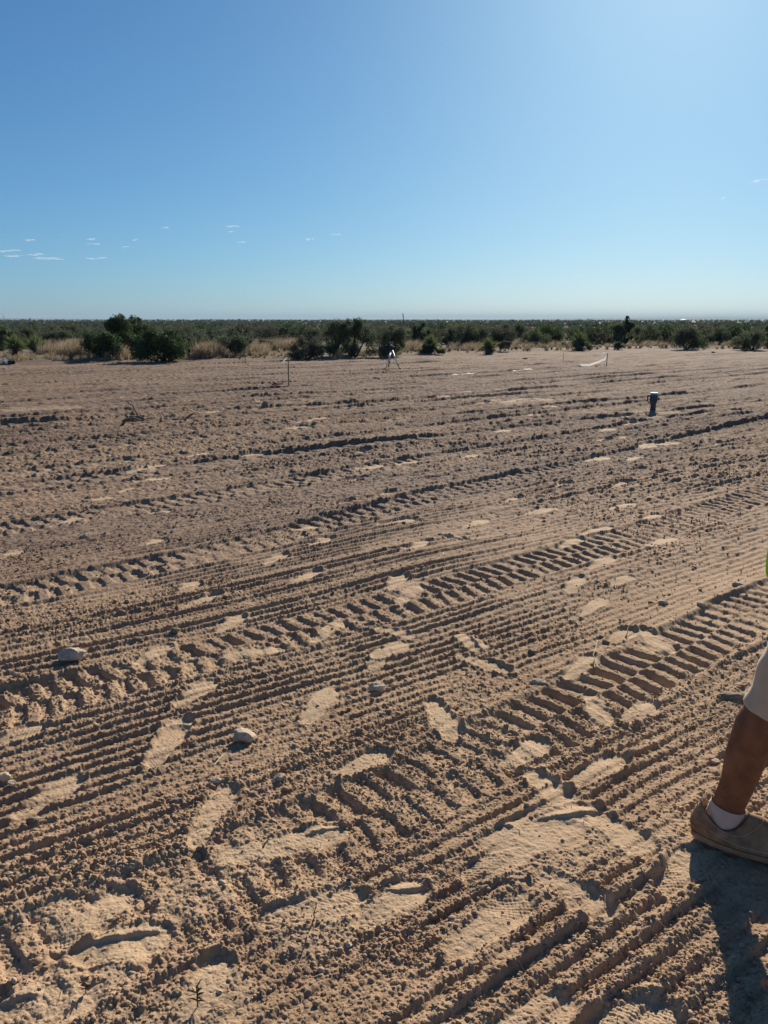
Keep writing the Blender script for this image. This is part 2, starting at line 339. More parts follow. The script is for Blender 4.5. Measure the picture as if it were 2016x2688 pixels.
def terrain(x, y, sp):
    "height, pressed mask, field mask, scrub mask; sp = local spacing of the samples"
    x = np.asarray(x, np.float64); y = np.asarray(y, np.float64); sp = np.asarray(sp, np.float64)
    r = np.hypot(x, y); s, t = ST(x, y)
    fade = lambda lam: 1 - ss(.22, .5, sp / lam)
    ed = edge_d(x, y); q = r - ed + 1.2 * (vn(x * .5, y * .5, 3) - .5)
    field = 1 - ss(-.5, .5, q)
    # broad unevenness
    h = .045 * (vn(x * .35, y * .35, 0) - .5) + .02 * (vn(x * 1.1, y * 1.1, 1) - .5)
    h *= ss(.5, 3, r)
    # long streaks left by the blade
    h += .020 * (vn(s * .12, t * 2.1, 2) - .5) + .018 * (vn(s * .25 + 9, t * 4.7, 3) - .5) * fade(.2)
    tw = t + .035 * (vn(s * .7, t * .9, 4) - .5) + .010 * (vn(s * 4, t * 3, 5) - .5) + .006 * (vn(s * 14, t * 14, 2) - .5)
    pitch = .058
    def ridge(ph, sh):
        f = ph - np.floor(ph); return np.where(f < sh, f / sh, (1 - f) / (1 - sh))
    gz = .55 + .50 * ss(.40, .70, vn(s * .45, t * 1.3, 6))
    gz = np.maximum(gz, 1.25 * (1 - ss(1.42, 1.55, t)) * ss(.35, 1.0, s + .4 * t) * (.75 + .5 * vn(s * 1.5, t * 3, 5)))
    gz = np.maximum(gz, .7 * ss(1.9, 2.1, t) * (1 - ss(2.55, 2.8, t)) * ss(.25, .6, vn(s * .8, t * 2, 4)))
    gz = gz * (.45 + .55 * ss(.25, .5, vn(s * 2.4, t * 5, 2)))
    near = 1 - ss(12, 22, r)
    g1 = ridge(tw / pitch, .28); g1 = ss(.05, .9, g1)
    amp = .45 + 1.1 * vn(np.floor(tw / pitch) * 3.7, s * .8, 1)
    h += .0115 * gz * amp * g1 * near * fade(pitch)
    # the wide crisp grooves by the pale stone
    band = ss(3.3, 3.4, t) * (1 - ss(3.9, 4.0, t)) * (1 - ss(3.2, 4.2, s)) + .8 * ss(5.15, 5.3, t) * (1 - ss(5.8, 5.95, t)) * ss(3, 5, s)
    g2 = ss(0, 1, ridge(tw / .082 + .3, .4)); h += .013 * band * g2 * fade(.08)
    # tyre tracks
    press = np.zeros_like(h); trk = np.zeros_like(h)
    for i, (S, T, wd, pt, dp) in enumerate(TR):
        tc = np.interp(s, S, T); d = t - tc; m = np.abs(d) < wd * .75
        if not m.any(): continue
        dd = d[m] + .015 * (vn(s[m] * 9, t[m] * 9, i) - .5) + .012 * (vn(s[m] * 28, t[m] * 28, i + 1) - .5); s_ = s[m]; a = np.abs(dd) / (wd / 2)
        inside = 1 - ss(.88, 1.02, a); dp_ = dp * (.65 + .35 * ss(.4, .8, s_)) if i == 1 else dp
        side = (dd > 0)
        ph = (s_ + np.where(side, .5 * pt, 0) + .10 * np.abs(dd) + .035 * (vn(s_ * 5, dd * 5, i + 1) - .5) + .014 * (vn(s_ * 30, dd * 30, i) - .5)) / pt
        f = ph - np.floor(ph)
        lug = ss(.04, .26, f) * (1 - ss(.56, .74, f)) * ss(.03, .16, np.abs(dd) / (wd / 2) + .06) * (1 - ss(.80, .95, a))
        keep = (.55 + .45 * ss(.25, .5, vn(s_ * 1.7, dd * 2 + i * 7, 2))) * (.35 + 1.05 * vn(np.floor(ph) * 5.3, np.where(side, 1.5, 9.5) + i, 3))
        fr = fade(pt * .9)[m]
        h[m] = h[m] * (1 - .75 * inside) + (-.006 * inside - .78 * dp_ * lug * keep * inside * (.35 + .65 * fr) + .009 * (.3 + 1.2 * vn(s_ * 3, dd * 3, i + 2)) * np.exp(-((a - 1.08) / .11) ** 2)) * (.5 + .5 * fade(.3)[m])
        press[m] = np.maximum(press[m], .30 * inside * lug * keep); trk[m] = np.maximum(trk[m], inside)
    # footprints
    for i, ((x0, y0), (x1, y1), wd, dp) in enumerate(FP):
        dp = min(dp, 1.15); L = math.hypot(x1 - x0, y1 - y0); ux, uy = (x1 - x0) / L, (y1 - y0) / L; L = max(L, .24); cx, cy = (x0 + x1) / 2, (y0 + y1) / 2
        m = (np.abs(x - cx) < L * .5 + .14) & (np.abs(y - cy) < L * .5 + .14)
        if not m.any(): continue
        a = ((x[m] - cx) * ux + (y[m] - cy) * uy) / L + .5; b = (-(x[m] - cx) * uy + (y[m] - cy) * ux)
        b = b + .012 * (vn(x[m] * 12, y[m] * 12, i) - .5)
        hw = .042 * min(wd, 1.2) * (1.5 if math.hypot(cx, cy) > 8 else 1) * (1 + .16 * np.sin((a - .42) * 5.2) - .10 * np.exp(-((a - .42) / .16) ** 2))
        e = np.sqrt(np.clip((np.abs(a - .5) / .5), 0, 9) ** 4 + (b / hw) ** 2 + .0001)
        ins = 1 - ss(.72, 1.08, e)
        near = 1.0 if math.hypot(cx, cy) < 9 else .5
        base = -.0085 * dp * (1 + .35 * np.cos(a * 6.28)) * near
        k = min(1, near * 1.2)
        h[m] = h[m] * (1 - ins * (.58 + .28 * vn(x[m] * 5, y[m] * 5, i))) + base * ins + .0055 * dp * near * np.exp(-((e - 1.18) / .15) ** 2)
        if math.hypot(cx, cy) < 3.6 and i % 2 == 0:      # tread of the sole
            tp = .014; c1 = np.sin(a * L / tp * 6.28) * np.sin(b / tp * 6.28)
            h[m] += .0015 * ins * np.clip(c1 * 2, -.5, .5) * ss(.55, .7, vn(x[m] * 7, y[m] * 7, i + 2) + .15)
        press[m] = np.maximum(press[m], ins * (.50 + .45 * vn(x[m] * 9, y[m] * 9, 2) + (.4 if near < 1 or math.hypot(cx, cy) > 5 else 0)))
        trk[m] = np.maximum(trk[m], ins)
    for (px, py), rad in ZONES:
        rad = rad * .8
        gx, gy = G(px, py); m = (np.abs(x - gx) < rad * 2.2) & (np.abs(y - gy) < rad * 2.2)
        if not m.any(): continue
        e = np.hypot(x[m] - gx, y[m] - gy) / rad + .9 * (vn(x[m] * 6 / max(rad * 6, 1), y[m] * 6 / max(rad * 6, 1), 1) - .5) * 1.2
        ins = 1 - ss(.7, 1.15, e); h[m] = h[m] * (1 - .55 * ins); press[m] = np.maximum(press[m], .32 * ins); trk[m] = np.maximum(trk[m], .6 * ins)
    # crusts pushed up at the edge of a boot: short sharp steps
    for pts, k in CRW:
        cx = sum(p[0] for p in pts) / len(pts); cy = sum(p[1] for p in pts) / len(pts); R_ = max(math.hypot(p[0] - cx, p[1] - cy) for p in pts) + .06
        m = (np.abs(x - cx) < R_) & (np.abs(y - cy) < R_)
        if not m.any(): continue
        X = x[m] + .012 * (vn(x[m] * 25, y[m] * 25, 1) - .5); Y = y[m] + .012 * (vn(x[m] * 25, y[m] * 25, 2) - .5); best = np.full(X.shape, 9.); n_ = len(pts) - 1; pos = np.zeros_like(X); sgn = np.zeros_like(X)
        for q_ in range(n_):
            (ax, ay), (bx, by) = pts[q_], pts[q_ + 1]; L2 = (bx - ax) ** 2 + (by - ay) ** 2; u_ = np.clip(((X - ax) * (bx - ax) + (Y - ay) * (by - ay)) / L2, 0, 1)
            d_ = np.hypot(X - ax - u_ * (bx - ax), Y - ay - u_ * (by - ay)); bt = d_ < best; best[bt] = d_[bt]; pos[bt] = ((q_ + u_) / n_)[bt]; sgn[bt] = np.sign((Y - ay) * (bx - ax) - (X - ax) * (by - ay))[bt]
        taper = np.sin(np.clip(pos, 0, 1) * math.pi) ** .5
        h[m] += .0085 * k * taper * np.where(sgn > 0, np.exp(-(best / .030) ** 2), np.exp(-(best / .006) ** 2))
    # clods and crumbs, fewer where the soil has been pressed
    patch = ss(.25, .7, vn(s * .8, t * 2.6, 7)); rough = (1 - .66 * np.clip(press * 1.35, 0, 1)) * (.68 + .42 * patch)
    rough = rough * (1 - (1 - ss(1.7, 2.6, t)) * (1 - ss(.35, .65, vn(x * 4.5, y * 4.5, 6))) * .35)
    gl = (1 - .42 * np.clip(trk, 0, 1)) * (1 - .45 * (1 - ss(1.4, 1.6, t)))
    i1 = sp < .03
    if i1.any():
        h[i1] += .13 * .055 * clods(x[i1], y[i1], .055, 1, .42) * (rough * gl)[i1] * (fade(.10) * (1 - ss(.009, .022, sp)))[i1]
    i2 = sp < .016
    if i2.any():
        h[i2] += .33 * .025 * clods(x[i2], y[i2], .025, 2, .70) * (rough * (.55 + .45 * gl) * (.4 + .8 * vn(x * 9, y * 9, 3)))[i2] * fade(.035)[i2]
    i3 = sp < .008
    if i3.any():
        h[i3] += .74 * .011 * clods(x[i3], y[i3], .011, 3, .75) * (rough * (.7 + .3 * gl) + .03)[i3] * fade(.020)[i3]
    far = ss(.006, .016, sp) * (1 - ss(1.0, 3, sp)); rg = (.35 + .65 * rough) * gl
    h += far * rg * (.030 * vn(x * 34, y * 34, 5) ** 2 * fade(.055) + .024 * vn(s * 11, t * 24, 4) ** 2 * fade(.08) + .015 * ss(0, 1, ridge(tw / .16, .3)) * (.3 + vn(s * .6, t * 2, 1)) * fade(.17) + .020 * vn(s * 1.6, t * 9, 6) ** 2 * fade(.20))
    h += ss(8, 14, r) * rg * (.024 * vn(x * 11, y * 15, 3) ** 2 * fade(.14) + .012 * ss(0, 1, ridge(tw / .31, .3)) * (.3 + vn(s * .5, t * 1.1, 3)) * fade(.3) + .030 * vn(s * 1.6, t * 6, 4) ** 2 * fade(.25))
    fine = ss(.0, .004, .012 - sp)
    h += fine * (.0024 * (vn(x * 210, y * 210, 6) - .5) + .0022 * (vn(x * 90, y * 90, 5) - .5)) * (.30 + .70 * rough)
    # outside the field: tussocky range, then gently falling and rising plain
    out = 1 - field
    h = h * field + out * (.10 * (vn(x * .9, y * .9, 2)) + .25 * (vn(x * .06, y * .06, 1) - .4) * ss(0, 25, q))
    h += .10 * np.exp(-((q - .5) / .8) ** 2) * (.3 + vn(x * .8, y * .8, 4))
    far2 = ss(150, 1500, r)
    h += far2 * (3.0 * (vn(x * .002, y * .002, 3) - .62)) - .9 * ss(60, 400, r)
    scrub = ss(6, 50, q) * .85 + .15 * ss(2, 20, q)
    return h, press, field, scrub

def build_ground():
    fine = R(36)
    th = [-math.pi]; a = -math.pi
    while a < math.pi:
        b = abs(a)
        st = R(.044) if b < fine else R(.044) + (b - fine) * .12
        st = min(st, R(3)); a += st
        th.append(min(a, math.pi))
    th = np.array(th)
    if th[-1] - th[-2] < 1e-4: th = th[:-1]; th[-1] = math.pi
    rr = [.02, .15, .3, .45, .6, .75, .9]; r = .9
    while r < 12000:
        if r < 1.22: d = .012
        elif r < 60: d = min(r * r / 1115 * .62, r * .0026)
        else: d = r * min(.0026 + (r - 60) * .0004, .06)
        r += d; rr.append(r)
    rr = np.array(rr); print('ground grid', len(rr), len(th))
    th = th[:-1]                                      # closed ring
    n, m = len(rr), len(th)
    V = np.zeros((n, m, 3), np.float32); A = {k: np.zeros((n, m), np.float32) for k in ('pressed', 'field', 'scrub', 'crumb', 'grey')}
    dth = np.minimum(np.abs(np.diff(th, append=math.pi)), .06)
    for i in range(0, n, 60):
        ri = rr[i:i+60]; x = ri[:, None] * np.sin(th)[None]; y = ri[:, None] * np.cos(th)[None]
        dr = np.gradient(rr)[i:i+60]; sp = .5 * dr[:, None] + .5 * ri[:, None] * dth[None]
        h, p, f, s = terrain(x.ravel(), y.ravel(), sp.ravel())
        V[i:i+60, :, 0] = x; V[i:i+60, :, 1] = y; V[i:i+60, :, 2] = h.reshape(x.shape)
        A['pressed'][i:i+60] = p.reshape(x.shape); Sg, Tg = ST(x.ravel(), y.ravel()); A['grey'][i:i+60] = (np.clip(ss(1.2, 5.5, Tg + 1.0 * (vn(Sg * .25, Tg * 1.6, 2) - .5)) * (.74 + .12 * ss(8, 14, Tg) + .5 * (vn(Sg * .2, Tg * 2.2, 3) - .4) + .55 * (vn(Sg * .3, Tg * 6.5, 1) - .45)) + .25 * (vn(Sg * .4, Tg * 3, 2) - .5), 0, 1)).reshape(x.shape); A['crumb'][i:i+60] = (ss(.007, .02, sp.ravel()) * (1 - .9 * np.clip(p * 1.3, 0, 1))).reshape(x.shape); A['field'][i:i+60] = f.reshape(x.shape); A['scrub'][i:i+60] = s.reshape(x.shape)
    idx = np.arange(n * m, dtype=np.int32).reshape(n, m); nx = np.roll(idx, -1, axis=1)
    F = np.stack([idx[:-1], idx[1:], nx[1:], nx[:-1]], -1).reshape(-1, 4)[:, ::-1]
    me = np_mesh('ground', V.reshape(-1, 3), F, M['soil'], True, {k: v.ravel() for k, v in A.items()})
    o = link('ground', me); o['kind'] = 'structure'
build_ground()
def gz(x, y, sp=.004): return float(terrain(np.array([x]), np.array([y]), np.array([sp]))[0][0])

# ------------------------------------------------------------------ loose crumbs of soil and gravel
def ico():
    p = (1 + 5 ** .5) / 2
    v = np.array([(-1,p,0),(1,p,0),(-1,-p,0),(1,-p,0),(0,-1,p),(0,1,p),(0,-1,-p),(0,1,-p),(p,0,-1),(p,0,1),(-p,0,-1),(-p,0,1)], float)
    v /= np.linalg.norm(v[0])
    f = np.array([(0,11,5),(0,5,1),(0,1,7),(0,7,10),(0,10,11),(1,5,9),(5,11,4),(11,10,2),(10,7,6),(7,1,8),(3,9,4),(3,4,2),(3,2,6),(3,6,8),(3,8,9),(4,9,5),(2,4,11),(6,2,10),(8,6,7),(9,8,1)])
    return v, f
def gravel(N=150000):
    g = np.random.RandomState(5)
    r = 1.1 * (30 / 1.1) ** (g.rand(N) ** .95); th = (g.rand(N) - .5) * R(74)
    x = r * np.sin(th); y = r * np.cos(th)
    h, p, f, s = terrain(x, y, np.clip(r * .002, .002, .02))
    S, T = ST(x, y); dens = .12 + .88 * ss(.35, .75, vn(S * .8, T * 2.6, 7)) * ss(.2, .7, vn(x * 3, y * 3, 1)); keep = (g.rand(N) < (1 - .95 * np.clip(p * 1.6, 0, 1)) * dens)
    x, y, h, r = x[keep], y[keep], h[keep], r[keep]; n = len(x)
    size = .0016 * (1 + .15 * r) * (1 + g.exponential(.7, n)); size = np.clip(size, .0013, .017) * (1 - .35 * ss(7, 14, r))
    v, fc = ico(); sc = g.uniform(.6, 1.25, (n, 1, 3)); sc[:, :, 2] *= .75
    P = v[None] * sc * (1 + g.uniform(-.22, .22, (n, 12, 1))) * size[:, None, None]
    a = g.rand(n) * 6.28; ca, sa = np.cos(a)[:, None], np.sin(a)[:, None]
    X = P[..., 0] * ca - P[..., 1] * sa + x[:, None]; Y = P[..., 0] * sa + P[..., 1] * ca + y[:, None]; Z = P[..., 2] + h[:, None] + size[:, None] * .25
    V = np.stack([X, Y, Z], -1).reshape(-1, 3); F = (fc[None] + 12 * np.arange(n)[:, None, None]).reshape(-1, 3)
    tone = np.repeat(np.where(g.rand(n) < .05, .9, g.rand(n) * .5), 12)
    o = link('loose_gravel', np_mesh('loose_gravel', V, F, M['pebble'], False, {'tone': tone})); tag(o, 'loose crumbs of dirt and gravel scattered over the field', 'gravel', kind='stuff')
gravel()

def litter(N=1500):
    "bits of straw and root lying on the soil"
    g = np.random.RandomState(15); r = 1.2 * (12 / 1.2) ** g.rand(N); th = (g.rand(N) - .5) * R(70); x = r * np.sin(th); y = r * np.cos(th)
    a = g.rand(N) * 6.28; L = g.uniform(.006, .035, N) * (1 + .04 * r); w_ = .0005 + .00035 * g.rand(N) * (1 + .3 * r); ex = x + L * np.cos(a); ey = y + L * np.sin(a)
    z0 = terrain(x, y, np.full(N, .003))[0]; z1 = terrain(ex, ey, np.full(N, .003))[0] + g.exponential(.004, N); mz = np.maximum(terrain((x + ex) / 2, (y + ey) / 2, np.full(N, .003))[0], (z0 + z1) / 2) + .002
    V = []; nx, ny = -np.sin(a) * w_, np.cos(a) * w_
    for X, Y, Z, k in ((x, y, z0 + .002, 1), ((x + ex) / 2, (y + ey) / 2, mz + .001, 1), (ex, ey, z1 + .003, .5)):
        V += [np.stack([X - nx * k, Y - ny * k, Z], -1), np.stack([X + nx * k, Y + ny * k, Z], -1), np.stack([X, Y, Z + w_ * 1.6 * k], -1)]
    V = np.stack(V, 1).reshape(-1, 3); b = 9 * np.arange(N)[:, None]
    F = np.concatenate([b + np.array(q) for q in ((0, 3, 5, 2), (1, 2, 5, 4), (3, 6, 8, 5), (4, 5, 8, 7))]); T = np.repeat(g.rand(N), 9)
    o = link('straw_litter', np_mesh('straw_litter', V, F, M['litter'], False, {'tone': T})); tag(o, 'bits of dry straw and root scattered on the soil', 'straw', kind='stuff')
M['litter'] = mat('litter', (0.10, 0.065, 0.04), .9, col2=(0.55, 0.44, 0.29), attr='tone')
litter()

# ------------------------------------------------------------------ stones one can count
rnd = random.Random(4)
def stone(px, py, wpx, label, m='tan_rock', flat=.6, rot=0.0, long=1.25, rough=.22, sink=.25, name='stone', cat='stone', tall=None):
    gx, gy = G(px, py); wm = wpx / PXM(gy); a = wm / 2
    bm = bmesh.new(); bmesh.ops.create_icosphere(bm, subdivisions=4 if wpx > 24 else 3, radius=1)
    off = Vector((rnd.uniform(-50, 50), rnd.uniform(-50, 50), rnd.uniform(-50, 50)))
    cuts = [(Vector((rnd.gauss(0, 1), rnd.gauss(0, 1), rnd.gauss(.3, 1))).normalized(), rnd.uniform(.62, .88)) for _ in range(9)]
    for v in bm.verts:
        c = v.co.copy()
        for nrm, dd in cuts:
            k = c.dot(nrm)
            if k > dd: c -= nrm * (k - dd) * .9
        c *= 1 + rough * mnoise.noise(c * 1.6 + off) + rough * .35 * mnoise.noise(c * 5 + off)
        c *= 1 + .035 * mnoise.noise(c * 11 + off)
        v.co = Vector((c.x * a * 1.12, c.y * a / long, c.z * a * (tall or flat)))
    me = bpy.data.meshes.new(name); bm.to_mesh(me); bm.free(); me.materials.append(M[m])
    me.polygons.foreach_set('use_smooth', np.ones(len(me.polygons), dtype=bool))
    if hasattr(me, 'set_sharp_from_angle'): me.set_sharp_from_angle(angle=R(28))
    o = link(name, me); zz = a * (tall or flat)
    o.location = (gx, gy, gz(gx, gy) + zz * (.86 - 2 * sink)); o.rotation_euler = (0, 0, R(rot)); tag(o, label, cat)
    return o
stone(190, 1735, 68, 'large flat pale stone lying between the straight grooves and the tyre track on the left', 'pale_rock', .5, 12, 1.3, sink=.12)
stone(989, 1800, 42, 'pale blocky stone lying alone near the middle of the field', 'pale_rock', .65, -10, 1.1, sink=.15)
stone(643, 1936, 52, 'rounded pale cracked stone with a dark shadow just above the straw stalk', 'pale_rock', .8, 20, 1.05, .3, sink=.1)
stone(223, 1412, 24, 'small pale stone with a black shadow among fine soil on the far left', 'pale_rock', .6, 0, 1.2)
stone(606, 1393, 18, 'small dark pointed stone above the second far tyre track', 'dark_rock', .8, 30, 1.0)
stone(461, 1658, 22, 'brown clod-like stone just above the upper left tyre track', 'dark_rock', .7, 15, 1.1)
stone(45, 1780, 20, 'small tan stone at the left edge below the large flat pale stone', 'tan_rock', .6, 0, 1.2)
stone(368, 1668, 18, 'right one of two dark stones beside the upper left tyre track', 'dark_rock', .6, 20, 1.2)
stone(356, 1682, 16, 'left one of two dark stones beside the upper left tyre track', 'dark_rock', .6, 0, 1.1)
stone(1936, 1540, 26, 'grey angular stone near the right edge below the bright green garment', 'tan_rock', .7, -20, 1.2)
stone(1741, 1583, 26, 'grey stone with a lump on top right of the footprint trail', 'tan_rock', .6, 0, 1.3)
stone(1839, 1594, 20, 'rounded grey stone between the lumpy grey stone and the right edge stone', 'tan_rock', .7, 0, 1.0)
stone(1579, 1670, 18, 'upper stone of the touching dark pair beside a wide footprint', 'dark_rock', .6, 40, 1.2)
stone(1592, 1687, 20, 'lower wedge of the touching dark pair beside a wide footprint', 'dark_rock', .5, -40, 1.6)
stone(1925, 1828, 72, 'long flat brown slab half buried in the soil behind the shorts', 'dark_rock', .42, -4, 2.0, sink=.35)
stone(1877, 1993, 28, 'pale tan stone with a shadow close to the bare leg', 'pale_rock', .6, -15, 1.2)
stone(1833, 1971, 26, 'thin pale chip pointing up beside the stone near the bare leg', 'pale_rock', .25, 55, 3.2)
stone(8, 2050, 36, 'pale rounded stone cut by the left edge of the photo', 'pale_rock', .8, 0, 1.0)
stone(33, 2064, 28, 'flat pale stone touching the one cut by the left edge', 'pale_rock', .5, -20, 1.3)
stone(88, 2160, 36, 'dark flat stone below the long smooth footprint on the left', 'dark_rock', .35, 8, 1.8)
stone(733, 2047, 34, 'tan stone with a pale top on the ridge above the near tyre track', 'tan_rock', .7, 10, 1.2)
stone(383, 2080, 18, 'upright thin dark stone casting a shadow to the left', 'dark_rock', .6, 50, 1.4, tall=1.2)
stone(464, 2111, 36, 'dark slab tilted over a black shadow left of the smooth footprint', 'dark_rock', .5, 20, 1.7)
stone(509, 1957, 24, 'dark brown clod right of the narrow deep footprint', 'dark_rock', .8, 45, 1.1)
stone(193, 2270, 26, 'grey oval stone among the crumbs on the lower left', 'tan_rock', .6, 30, 1.3)
stone(241, 2208, 22, 'small tan stone above the lower left oval stone', 'tan_rock', .6, 0, 1.1)
stone(344, 2283, 26, 'flat tan stone under the long thin root', 'tan_rock', .4, 0, 1.6)
stone(585, 2314, 20, 'pale stone in the trampled soil below the near tyre track', 'pale_rock', .6, 0, 1.3)
stone(567, 2056, 24, 'pale chip at the toe of the smooth footprint under the straw stalk', 'pale_rock', .5, 0, 1.3)
stone(916, 2475, 17, 'small whitish stone on the groove ridge right of the dead sprig', 'pale_rock', .7, 0, 1.1)
stone(576, 2601, 16, 'whitish pebble above the green seedling at the bottom', 'pale_rock', .6, 0, 1.3)
stone(1576, 2416, 22, 'tan stone perched on a sharp groove edge left of the leg shadow', 'tan_rock', .8, 0, 1.1)
stone(1239, 2539, 20, 'small tan stone in the grooves below the treaded footprint', 'tan_rock', .6, 0, 1.2)
stone(1361, 1656, 26, 'flat pale stone above the two deep diagonal footprints', 'pale_rock', .45, 15, 1.4)
stone(1410, 1794, 40, 'wide pale flat stone at the top edge of the near tyre track', 'pale_rock', .45, 5, 1.6)
stone(1398, 1709, 22, 'brown clod between the diagonal footprints and the dark stone pair', 'dark_rock', .7, 0, 1.0)
stone(1888, 1265, 26, 'pale flat stone near the far right edge', 'pale_rock', .5, 20, 1.5)
stone(1931, 1249, 22, 'dark stone right of the pale flat stone near the far right edge', 'dark_rock', .55, 0, 1.4)
stone(1860, 1245, 13, 'small dark round stone left of the pale flat stone near the far right edge', 'dark_rock', .8, 0, 1.0)
stone(1352, 1212, 16, 'small bright stone lying above the far footprint trail', 'pale_rock', .6, 0, 1.2)
stone(491, 1260, 16, 'grey stone above the far tyre track on the left', 'tan_rock', .8, 0, 1.1)
stone(660, 1224, 13, 'small tan stone beside the distant footprints', 'tan_rock', .8, 0, 1.1)
stone(697, 1071, 20, 'dark lump of upturned dirt standing below the stake with the white flag', 'dark_rock', .8, 0, 1.2, tall=1.3, name='dirt_clod', cat='dirt clod')
stone(994, 999, 7, 'tiny dark block standing on the soil below the tripod', 'dark_rock', .8, 0, 1.1, tall=1.5, name='dirt_clod', cat='dirt clod')
stone(1864, 1099, 15, 'pale stone on the far track right of the tumbler', 'pale_rock', .6, 0, 1.4)
stone(1847, 1056, 10, 'small dark stone right of the tumbler', 'dark_rock', .9, 0, 1.1)
stone(1275, 1525, 12, 'small white stone on the edge of the middle tyre track', 'pale_rock', .6, 0, 1.4)
stone(1196, 1592, 15, 'small tan stone below the trampled patch in the middle', 'tan_rock', .6, 0, 1.3)
stone(901, 1706, 18, 'dark stone in the grooves above the pale blocky stone', 'dark_rock', .8, 0, 1.0)
stone(916, 1824, 16, 'small tan stone to the left below the pale blocky stone', 'tan_rock', .8, 0, 1.0)
stone(23, 2304, 24, 'grey rounded stone at the left edge among crumbs', 'tan_rock', .7, 0, 1.2)
stone(1695, 1088, 9, 'small clod at the left foot of the tumbler', 'dark_rock', .8, 0, 1.1, name='dirt_clod', cat='dirt clod')
stone(12, 972, 16, 'flat pale stone at the far left edge of the cleared field', 'pale_rock', .4, 0, 1.5)
stone(1872, 927, 10, 'dark clod at the far right edge of the cleared field', 'dark_rock', .7, 0, 1.5, name='dirt_clod', cat='dirt clod')
stone(1378, 943, 12, 'low brown clod far out below the dry bush', 'dark_rock', .5, 0, 1.5, name='dirt_clod', cat='dirt clod')

# ------------------------------------------------------------------ twigs, stalks, seedlings
def twig(pts, rad, label, m='twig', name='twig', cat='twig', extra=(), lift=0.004):
    "pts: (px, py, height above ground); the height is real, the pixel gives the spot below it"
    P = []
    for px, py, z in pts:
        gx, gy = G(px, py); P.append(Vector((gx, gy, gz(gx, gy, .02) + z + lift)))
    o0 = P[0].copy(); mb = MB(); Q = []
    for i in range(len(P) - 1):
        for k in range(4): Q.append(P[i].lerp(P[i+1], k / 4) - o0 + Vector((rnd.gauss(0, rad * .5), rnd.gauss(0, rad * .5), rnd.gauss(0, rad * .3))))
    Q.append(P[-1] - o0)
    mb.tube(Q, [rad * (1 - .55 * i / (len(Q) - 1)) for i in range(len(Q))], 6)
    for (i, v, r2) in extra:
        b = Q[min(i, len(Q)-1)]; v = Vector(v); mb.tube([b, b + v * .5 + Vector((rad, 0, rad)), b + v], [r2, r2 * .8, r2 * .4], 5)
    o = mb.build(name, M[m]); o.location = o0; tag(o, label, cat); return o
twig([(557, 2030, 0), (585, 1995, .012)], .0028, 'straight pale straw stalk lying below the rounded cracked stone', 'straw', 'straw_stalk', 'stalk')
twig([(313, 2272, 0), (345, 2257, .006), (395, 2250, .004), (430, 2225, .012)], .003, 'long thin pale root lying over the flat tan stone', 'twig', 'root', 'root')
twig([(811, 2450, 0), (826, 2440, .03), (832, 2440, .075)], .0022, 'dead upright sprig beside the long smooth heel print', extra=[(5, (.012, -.005, .012), .0014), (7, (-.012, 0, .015), .0012)], name='dead_sprig', cat='sprig')
twig([(723, 2342, 0), (724, 2342, .045)], .0018, 'thin dead stem standing in the near tyre track', name='dry_plant', cat='plant')
twig([(1128, 1487, 0), (1150, 1482, .004), (1165, 1470, .02)], .004, 'curved pale twig on the middle tyre track', 'straw')
twig([(1565, 1752, 0), (1558, 1730, .01), (1567, 1700, .02)], .003, 'crooked pale twig below the touching dark stones', 'straw')
twig([(1643, 1680, 0), (1650, 1655, .02), (1680, 1634, .006)], .0035, 'bowed dark twig over the wide footprint on the right')
twig([(1845, 1893, 0), (1865, 1886, .006), (1884, 1878, .002)], .003, 'short tan twig left of the shorts', 'straw')
twig([(437, 1836, 0), (438, 1834, .03)], .0018, 'tiny upright stem below the upper left tyre track', name='dry_plant', cat='plant')
twig([(1225, 2045, 0), (1230, 2040, .05)], .0016, 'thin dry stem beside the treaded footprints in the middle', name='dry_plant', cat='plant')
twig([(690, 2232, 0), (705, 2225, .02), (712, 2215, .012)], .0028, 'broken dark twig on the smooth patch under the near track')
def seedling(px, py, h, label, m):
    gx, gy = G(px, py); mb = MB(); r = random.Random(px)
    mb.tube([(0, 0, -.005), (.002, 0, h * .6), (0, .002, h)], [.0016, .0012, .0008], 5)
    for i in range(14):
        z = h * (.25 + .75 * i / 14); a = r.uniform(0, 6.28); L = h * r.uniform(.25, .4)
        mb.tube([(0, 0, z), (L * .5 * math.cos(a), L * .5 * math.sin(a), z + L * .35), (L * math.cos(a), L * math.sin(a), z + L * .5)], [.0014, (.0028, .0008), .0004], 5)
    o = mb.build('seedling', M[m]); o.location = (gx, gy, gz(gx, gy)); tag(o, label, 'seedling')
M['seedling'] = mat('seedling_leaf', (0.07, 0.065, 0.035), .8, col2=(0.15, 0.115, 0.065), vscale=80, transl=.2)
seedling(518, 2638, .055, 'small green seedling casting a long shadow at the bottom', 'seedling')
seedling(224, 2598, .035, 'low tufty seedling on the bare patch at the lower left', 'seedling')

